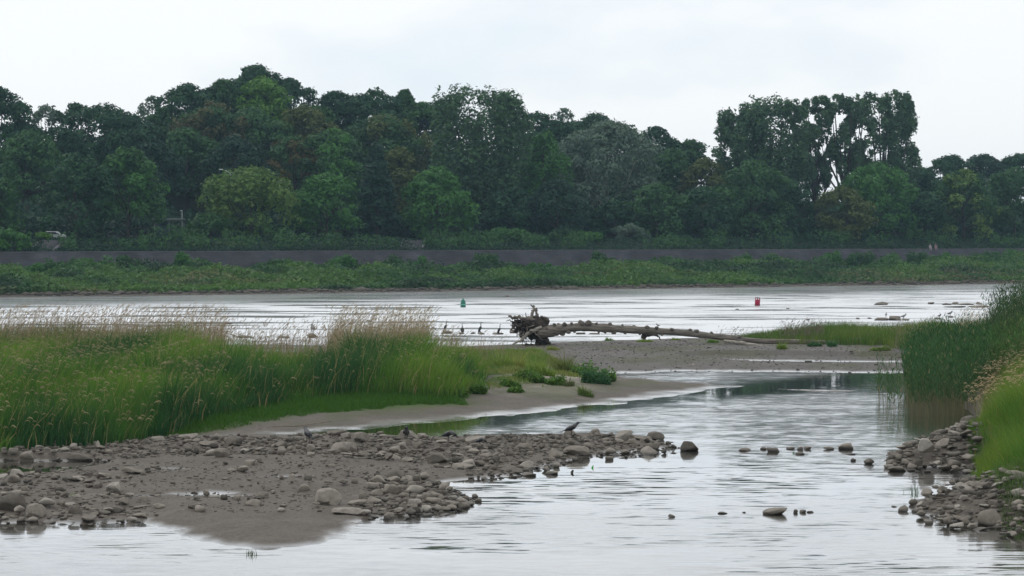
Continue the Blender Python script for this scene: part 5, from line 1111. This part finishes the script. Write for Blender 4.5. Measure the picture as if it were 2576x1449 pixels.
def crow(label, u, v, rz, lowhead=False, z=None, sc=1.0, Y=None):
    x, y, zz = on_ground(u, v) if z is None else P(u, v, z)
    hx = [(.12, 0, .27), (.165, 0, .315), (.195, 0, .315)] if not lowhead else [(.13, 0, .20), (.19, 0, .16), (.215, 0, .145)]
    body = [(-.16, 0, .13), (-.10, 0, .155), (-.02, 0, .18), (.06, 0, .215)] + hx; h0 = np.array(hx[-1])
    bill = [h0 - [.01, 0, 0], h0 + ([.035, 0, -.004] if not lowhead else [.02, 0, -.03]), h0 + ([.065, 0, -.014] if not lowhead else [.035, 0, -.055])]
    return bird('crow', label, 'hooded crows on the stones', (x, y, zz - .01), rz, body, [.015, .045, .062, .06, .04, .034, .012], [.012, .045, .066, .062, .04, .032, .012], [BK, BK, GR, GR, GR, BK, BK], (bill, [.012, .009, .002]), ([(-.01, .03, .16), (.005, .03, .08), (-.005, .03, .0), (.04, .03, .0)], [.016, .007, .006, .004]),
                ([(.07, .05, .21), (0, .062, .19), (-.10, .04, .15), (-.19, .015, .12)], [.012, .016, .014, .004], [.03, .045, .03, .006]), ([(-.13, 0, .145), (-.22, 0, .11), (-.29, 0, .085)], [.03, .034, .03], [.014, .008, .004]), BK, BK, BK, sc)
crow('hooded crow walking on the crest of the belt end with beak raised', 1437, 1095, 0.1, z=.31, sc=1.3)
crow('hooded crow seen from behind standing on a belt stone', 775, 1111, math.radians(120), z=.27, sc=1.4)
crow('hooded crow facing the camera before the dark humped boulder', 1022, 1106, math.radians(-85), z=.2, sc=1.35)
crow('hooded crow bending down to feed behind the long smooth boulder', 1128, 1110, math.radians(-20), True, z=.2, sc=1.3)
crow('fourth dark crow half hidden pecking among the wet cobbles', 1207, 1122, math.radians(10), True, z=.12)
def cormorant(label, u, v, rz, z, sc=1.0):
    sc *= 1.12
    x, y, zz = P(u, v, z); D = (.016, .018, .02)
    return bird('cormorant', label, 'cormorants resting on river stones', (x, y, zz - .02), rz, [(-.13, 0, .06), (-.09, 0, .17), (-.02, 0, .31), (.05, 0, .43), (.06, 0, .52), (.035, 0, .60), (.05, 0, .68), (.09, 0, .705), (.12, 0, .70)], [.02, .075, .10, .075, .036, .028, .028, .03, .012], [.02, .07, .09, .07, .034, .028, .028, .03, .012],
                [D] * 3 + [(.04, .04, .042)] + [D] * 5, ([(.11, 0, .70), (.16, 0, .705), (.19, 0, .695)], [.012, .008, .003]), ([(-.02, .04, .16), (-.01, .05, .05), (.04, .06, .02)], [.03, .018, .016]), ([(.05, .07, .42), (0, .10, .32), (-.07, .085, .18), (-.12, .05, .07)], [.015, .02, .018, .006], [.03, .05, .045, .01]),
                ([(-.11, 0, .14), (-.15, 0, .02), (-.17, 0, -.08)], [.035, .035, .02], [.012, .01, .006]), D, (.2, .16, .08), D, sc)
cormorant('cormorant leaning forward on the first rounded river stone', 1121, 832, .15, .22, .85); cormorant('cormorant sitting hunched on the second low stone', 1163, 838, math.radians(100), .05, .82)
cormorant('tallest upright cormorant on the third stone', 1208, 838, .5, .05, .95); cormorant('cormorant with head turned on the fourth long stone', 1256, 840, math.radians(-15), .04, .85)
def gull(name, label, u, v, z, rz, sc, body_c, wing_c):
    x, y, zz = P(u, v, z)
    return bird(name, label, 'small birds on the river rocks', (x, y, zz), rz, [(-.17, 0, .14), (-.08, 0, .16), (.02, 0, .18), (.10, 0, .23), (.14, 0, .29), (.17, 0, .30)], [.01, .05, .065, .045, .035, .012], [.01, .05, .06, .045, .035, .012], [body_c] * 6, ([(.165, 0, .298), (.21, 0, .285)], [.01, .003]), ([(0, .03, .14), (0, .03, 0)], [.01, .008]),
                ([(.06, .05, .19), (0, .06, .18), (-.12, .04, .15), (-.24, .01, .15)], [.012, .015, .012, .003], [.03, .04, .025, .004]), ([(-.14, 0, .14), (-.24, 0, .14)], [.03, .03], [.01, .005]), body_c, (.4, .3, .05), wing_c, sc)
gull('gull', 'pale gull standing at the right end of the gull rocks', 2273, 803, .05, 0.2, 1.5, (.30, .30, .30), (.20, .21, .22)); gull('gull', 'slim gull behind the flat gull rock', 2229, 798, .2, 1.2, 1.3, (.35, .35, .34), (.2, .2, .2))
gull('gull', 'dark little gull on the low rock near the reeds', 2363, 800, .1, .4, 1.1, (.08, .08, .08), (.07, .07, .07)); gull('gull', 'gull leaning forward on the last rock near the reeds', 2390, 795, .15, .3, 1.4, (.16, .16, .15), (.12, .12, .12))
gull('grey_heron', 'grey wading bird on the stone behind the grass dip', 787, 838, .4, 1.9, 2.0, (.18, .18, .18), (.12, .12, .13)); gull('duck', 'small dark duck perched on top of the fallen trunk', 1655, 823, 1.15, 2.6, .7, (.04, .04, .04), (.03, .03, .03))

# ------------------------------------------------------------------ buoys
def lathe(prof_, ns=20):
    p_ = np.array(prof_, float); th = np.arange(ns) * 2 * np.pi / ns; V = np.stack([p_[:, :1] * np.cos(th), p_[:, :1] * np.sin(th), np.repeat(p_[:, 1:], ns, 1)], -1).reshape(-1, 3); n = len(p_)
    i = np.arange(n - 1)[:, None] * ns; j = np.arange(ns)[None]; j2 = (j + 1) % ns; return V, np.stack([i + j, i + j2, i + ns + j2, i + ns + j], -1).reshape(-1, 4)
x, y, _ = P(1165, 773); s_ = y / F; GB_ = (.02, .17, .12)
o = tag(empty('green_buoy', (x, y, 0)), 'green cone-topped channel buoy floating in the river', 'buoy'); w_ = 6.6 * s_; H_ = 22 * s_
mb = MB(); mb.add(*lathe([(0, -.3), (w_, -.3), (w_ * 1.02, H_ * .04), (w_, H_ * .30), (w_ * .98, H_ * .48), (w_ * .9, H_ * .53), (w_ * .84, H_ * .68), (w_ * .66, H_ * .80), (w_ * .2, H_ * .97), (0, H_)]), C=GB_); mb.build('float_body', M_PAINT, o, True)
mb = MB(); mb.add(*lathe([(w_ * 1.06, H_ * .30), (w_ * 1.07, H_ * .36), (w_ * 1.02, H_ * .37)]), C=(.25, .55, .45)); mb.build('reflective_band', M_PAINT, o, True)
mb = MB(); mb.add(*lathe([(w_ * 1.06, -.1), (w_ * 1.07, H_ * .05), (w_ * 1.0, H_ * .06)]), C=(.03, .03, .03)); mb.build('waterline_ring', M_PAINT, o, True)
mb = MB(); mb.add(*lathe([(w_ * 1.0, H_ * .47), (w_ * 1.08, H_ * .49), (w_ * 1.08, H_ * .52), (w_ * .9, H_ * .54)]), C=(.012, .10, .07)); mb.build('shoulder_ring', M_PAINT, o, True)
x, y, _ = P(1905, 769); s_ = y / F; o = tag(empty('red_buoy', (x, y, 0)), 'crimson barrel-shaped channel buoy tilting slightly in the river', 'buoy'); o.rotation_euler = (0, .06, .2); w_ = 6.6 * s_; H_ = 21 * s_; RD_ = (.36, .012, .05)
mb = MB(); mb.add(*lathe([(0, -.3), (w_, -.3), (w_, H_ * .70), (w_ * .97, H_ * .72), (w_ * .8, H_ * .74), (0, H_ * .74)]), C=RD_); mb.build('drum', M_PAINT, o, True)
mb = MB(); mb.add(*lathe([(w_ * .2, H_ * .93), (w_ * 1.06, H_ * .93), (w_ * 1.08, H_ * .985), (w_ * .9, H_), (0, H_)]), C=(.10, .02, .05)); mb.build('top_plate', M_PAINT, o, True)
for k in range(6):
    a = k * math.pi / 3 + .3; mb = MB(); mb.add(*tube([(math.cos(a) * w_ * .88, math.sin(a) * w_ * .88, H_ * .70), (math.cos(a) * w_ * .88, math.sin(a) * w_ * .88, H_ * .95)], [w_ * .12] * 2, 6), C=RD_); mb.build('support_post', M_PAINT, o, True)
mb = MB(); mb.add(*lathe([(w_ * 1.05, -.1), (w_ * 1.06, H_ * .10), (w_ * .99, H_ * .11)]), C=(.07, .01, .015)); mb.build('waterline_ring', M_PAINT, o, True)
mb = MB(); mb.add(*lathe([(w_ * 1.0, H_ * .44), (w_ * 1.03, H_ * .45), (w_ * 1.03, H_ * .47), (w_ * 1.0, H_ * .48)]), C=(.42, .03, .08)); mb.build('rib', M_PAINT, o, True)

# ------------------------------------------------------------------ things on the far bank
def far(u, off, v=None):
    Y = float(Yw(u)) + off; return (u - W / 2) * Y / F, Y, float(zfar(u, off))
def car(u, off, rz, colr, label):
    x, y, z = far(u, off); o = tag(empty('parked_car', (x, y, z), rz), label, 'car', 'cars parked behind the lawn')
    pr = [(-2.1, .3), (-2.15, .75), (-1.9, .95), (-1.5, 1.0), (-.9, 1.45), (.5, 1.48), (1.2, .98), (1.95, .88), (2.15, .7), (2.15, .3)]
    V = np.array([(a, s_ * (.85 if b_ < 1.1 else .68), b_) for s_ in (-1, 1) for a, b_ in pr]); k = len(pr)
    mb = MB(); mb.add(V, [(i, (i + 1) % k, (i + 1) % k + k, i + k) for i in range(k)], None, colr)
    for s_ in (0, k): mb.Ft.append(np.array([(s_, s_ + i, s_ + i + 1) for i in range(1, k - 1)]))
    mb.build('body', M_PAINT, o)
    for s_ in (-1, 1):
        mb = MB(); mb.add(np.array([(-1.25, s_ * .80, 1.02), (1.0, s_ * .80, 1.02), (.45, s_ * .72, 1.38), (-.8, s_ * .72, 1.38)]) , [(0, 1, 2, 3)], None, (.02, .025, .03)); mb.build('side_window', M_PAINT, o)
        for a in (-1.35, 1.35):
            mb = MB(); mb.add(*tube([(a, s_ * .66, .32), (a, s_ * .9, .32)], [.32, .32], 12), C=(.02, .02, .02)); mb.build('wheel', M_PAINT, o)
        mb = MB(); mb.add(*box(2.1, 2.17, s_ * .6 - .15, s_ * .6 + .15, .62, .76), C=(.6, .6, .6)); mb.build('headlight', M_PAINT, o)
car(128, 27, math.pi, (.5, .52, .54), 'white parked car partly hidden by bush and hornbeam'); car(295, 29, 0, (.12, .13, .15), 'grey parked car seen under the lighter hornbeam'); car(362, 30, 0, (.2, .2, .22), 'silver-blue parked car beside the shelter')
# shelter
x, y, z = far(425, 25); o = tag(empty('shelter', (x, y, z), .05), 'flat-roofed grey waiting shelter with posts under the trees', 'shelter'); zr = CH + (605 - 556) * y / F - z
mb = MB(); mb.add(*box(-2.3, 2.4, -.9, 1.3, zr, zr + .28), C=(.10, .12, .12)); mb.build('roof', M_PAINT, o)
mb = MB(); mb.add(*box(-2.35, 2.45, -.96, -.9, zr + .2, zr + .36), C=(.2, .23, .23)); mb.build('roof_edge', M_PAINT, o)
for a, b_ in ((-2.1, -.7), (2.2, -.7), (-2.1, 1.1), (2.2, 1.1), (.1, -.7)):
    mb = MB(); mb.add(*box(a - .06, a + .06, b_ - .06, b_ + .06, 0, zr), C=(.12, .14, .14)); mb.build('post', M_PAINT, o)
mb = MB(); mb.add(*box(-1.9, 0, 1.05, 1.12, .3, zr - .2), C=(.05, .09, .12)); mb.build('back_panel', M_PAINT, o)
x, y, z = far(458, 26); o = tag(empty('mast', (x, y, z)), 'short white mast rising over the shelter roof', 'mast'); zt = CH + (605 - 531) * y / F - z
mb = MB(); mb.add(*tube([(0, 0, 0), (0, 0, zt)], [.09, .07], 8), C=(.24, .27, .29)); mb.build('pole', M_PAINT, o, True); mb = MB(); mb.add(*box(-.3, .05, -.06, .06, zt - .02, zt + .12), C=(.4, .44, .46)); mb.build('lamp_head', M_PAINT, o)
x, y, z = far(580, 27); o = tag(empty('street_lamp', (x, y, z)), 'street lamp whose curved arm shows above the light rounded lime', 'street lamp'); zt = CH + (605 - 428) * y / F - z
mb = MB(); mb.add(*tube([(0, 0, 0), (0, 0, zt - .6)], [.1, .07], 8), C=(.35, .38, .4)); mb.build('pole', M_PAINT, o, True)
mb = MB(); mb.add(*tube([(0, 0, zt - .6), (-.5, 0, zt - .15), (-1.3, 0, zt + .1)], [.06, .06, .05], 6), C=(.5, .54, .56)); mb.build('arm', M_PAINT, o, True); mb = MB(); mb.add(*box(-1.75, -1.2, -.13, .13, zt + .03, zt + .18), C=(.6, .63, .65)); mb.build('lamp_head', M_PAINT, o)
# stone stairs in the slope above the wall
def stairs(u, lab, wdt):
    Y0 = float(Yw(u)) + 3.2; x = (u - W / 2) * Y0 / F; o = tag(empty('stone_stairs', (x, Y0, WT)), lab, 'stairs', 'stone stairs in the slope')
    for k in range(9):
        mb = MB(); mb.add(*box(-wdt / 2, wdt / 2, k * .85, k * .85 + 1.1, -.2, .17 * (k + 1)), C=(.06, .06, .068)); mb.build('step', M_PAINT, o)
    for s_ in (-1, 1):
        V = np.array([(s_ * (wdt / 2 + a), b_, c_) for a in (.02, .3) for b_, c_ in ((-.4, -.2), (-.4, .25), (8.5, 1.8), (8.5, 1.2))]); mb = MB(); mb.add(V, [(0, 1, 2, 3), (4, 7, 6, 5), (0, 4, 5, 1), (1, 5, 6, 2), (2, 6, 7, 3)], None, (.055, .055, .06)); mb.build('cheek_wall', M_PAINT, o)
stairs(105, 'stone stairs descending to the promenade near the white car', 3.0); stairs(1035, 'stone stairs descending left of the full green lime', 3.0)
# low kerb wall along the lawn
for (ua, ub_, lab) in ((60, 170, 'pale low kerb wall above the first stairs'), (175, 300, 'pale low kerb wall behind the hornbeams')):
    a = np.array(far(ua, 12.5)); b_ = np.array(far(ub_, 12.5)); d = (b_ - a); d /= np.linalg.norm(d); nn_ = np.array([-d[1], d[0], 0]) * .15
    V = np.array([a - nn_, b_ - nn_, b_ + nn_, a + nn_]); V = np.concatenate([V - [0, 0, .2], V + [0, 0, .22]])
    tag(obj('kerb_wall', mesh(V, np.array([(0, 1, 5, 4), (1, 2, 6, 5), (2, 3, 7, 6), (3, 0, 4, 7), (4, 5, 6, 7)]), M_PAINT, False, (.33, .33, .31))), lab, 'kerb wall', 'kerb walls on the lawn')
# two people sitting on the wall top
def sitter(u, lab, top, skin=(.32, .2, .15)):
    Y = float(Yw(u)) + .25; x = (u - W / 2) * Y / F; o = tag(empty('person', (x, Y, WT + .02)), lab, 'person', 'people on the river wall')
    me = bpy.data.meshes.new('body')
    J = [(0, .05, .12), (0, .03, .35), (0, 0, .55), (0, 0, .64), (0, -.01, .76), (-.1, 0, .1), (-.12, -.42, .12), (-.12, -.48, -.3), (-.12, -.58, -.36), (.1, 0, .1), (.13, -.42, .14), (.14, -.46, -.28), (.14, -.56, -.34), (-.19, 0, .52), (-.24, -.08, .28), (-.12, -.3, .2), (.19, 0, .52), (.25, -.08, .28), (.13, -.3, .2)]
    E = [(0, 1), (1, 2), (2, 3), (3, 4), (0, 5), (5, 6), (6, 7), (7, 8), (0, 9), (9, 10), (10, 11), (11, 12), (2, 13), (13, 14), (14, 15), (2, 16), (16, 17), (17, 18)]
    Rd = [.14, .13, .14, .055, .10, .1, .075, .05, .04, .1, .075, .05, .04, .06, .045, .035, .06, .045, .035]
    me.from_pydata(J, E, []); b_ = obj('body', me, o); sk = b_.modifiers.new('skin', 'SKIN'); me.skin_vertices.new() if not me.skin_vertices else None
    for v_, r_ in zip(me.skin_vertices[0].data, Rd): v_.radius = (r_, r_)
    me.skin_vertices[0].data[0].use_root = True; b_.modifiers.new('sub', 'SUBSURF').levels = 1; me.materials.append(tint_mat('cloth', .8, base=top))
    V, Ft = IC1; obj('head', mesh(V * [.085, .1, .12] + [0, -.02, .80], Ft, tint_mat('skin', .6, base=skin), True), o); obj('hair', mesh(V * [.092, .1, .1] + [0, .02, .84], Ft, tint_mat('hair', .6, base=(.05, .035, .025)), True), o)
sitter(2340, 'person in a pale top sitting on the river wall', (.35, .30, .32)); sitter(2354, 'person in pinkish clothes sitting beside the pale-topped one', (.30, .2, .22))

# ------------------------------------------------------------------ small things in the foreground
x, y, _ = P(1490, 1177); o = tag(empty('bottle', (x, y, 0), .2), 'bright green plastic bottle bobbing neck up in the shallows', 'bottle'); o.rotation_euler = (.5, .3, 0); o.scale = (.6,) * 3
mb = MB(); mb.add(*lathe([(0, -.06), (.045, -.05), (.048, .04), (.03, .09), (.014, .13), (.014, .145)], 12), C=(.03, .45, .05)); mb.build('body', M_PAINT, o, True); mb = MB(); mb.add(*lathe([(.017, .142), (.017, .165), (0, .166)], 10), C=(.08, .2, .08)); mb.build('cap', M_PAINT, o, True)
def twig(name, pl, rad, colr, lab, cat='branch', z=0.02):
    p0 = on_ground(*pl[0][:2]); pts_ = []
    for (u, v, zz) in pl: a = on_ground(u, v); pts_.append((a[0] - p0[0], a[1] - p0[1], a[2] - p0[2] + zz))
    mb = MB(); mb.add(*tube(pts_, rad, 6, wob=.2), C=colr); o = mb.build(name, M_WOOD, None, True, loc=p0); tag(o, lab, cat)
twig('driftwood', [(1438, 1190, .0), (1440, 1190, .04), (1442, 1190, .085)], [.04, .035, .02], (.05, .04, .03), 'short dark stake poking out of the shallows')
twig('driftwood', [(1892, 901, .05), (1903, 901, .10), (1915, 900, .2)], [.06, .09, .03], (.03, .026, .022), 'black piece of driftwood on the gravel bar')
twig('twig', [(650, 1082, .03), (700, 1078, .08), (745, 1075, .04), (838, 1068, .12)], [.015, .018, .015, .01], (.2, .16, .12), 'thin twig lying on the wet sand below the short grass')
twig('driftwood', [(270, 1248, .04), (300, 1247, .05), (335, 1249, .03)], [.05, .04, .02], (.07, .055, .04), 'dark flat stick lying under the smooth round boulder')

# ------------------------------------------------------------------ air between the camera and the wood
m, nt = new_mat('river_air'); pv = N(nt, 'ShaderNodeVolumePrincipled'); pv.inputs['Color'].default_value = (.50, .76, 1, 1); pv.inputs['Density'].default_value = 0.00017; pv.inputs['Anisotropy'].default_value = 0.2
oo = N(nt, 'ShaderNodeOutputMaterial'); nt.links.new(pv.outputs[0], oo.inputs['Volume'])
V, Fq = box(-2600, 2600, -2600, 2600, -3, 60); tag(obj('haze', mesh(V, Fq, m)), kind='stuff')
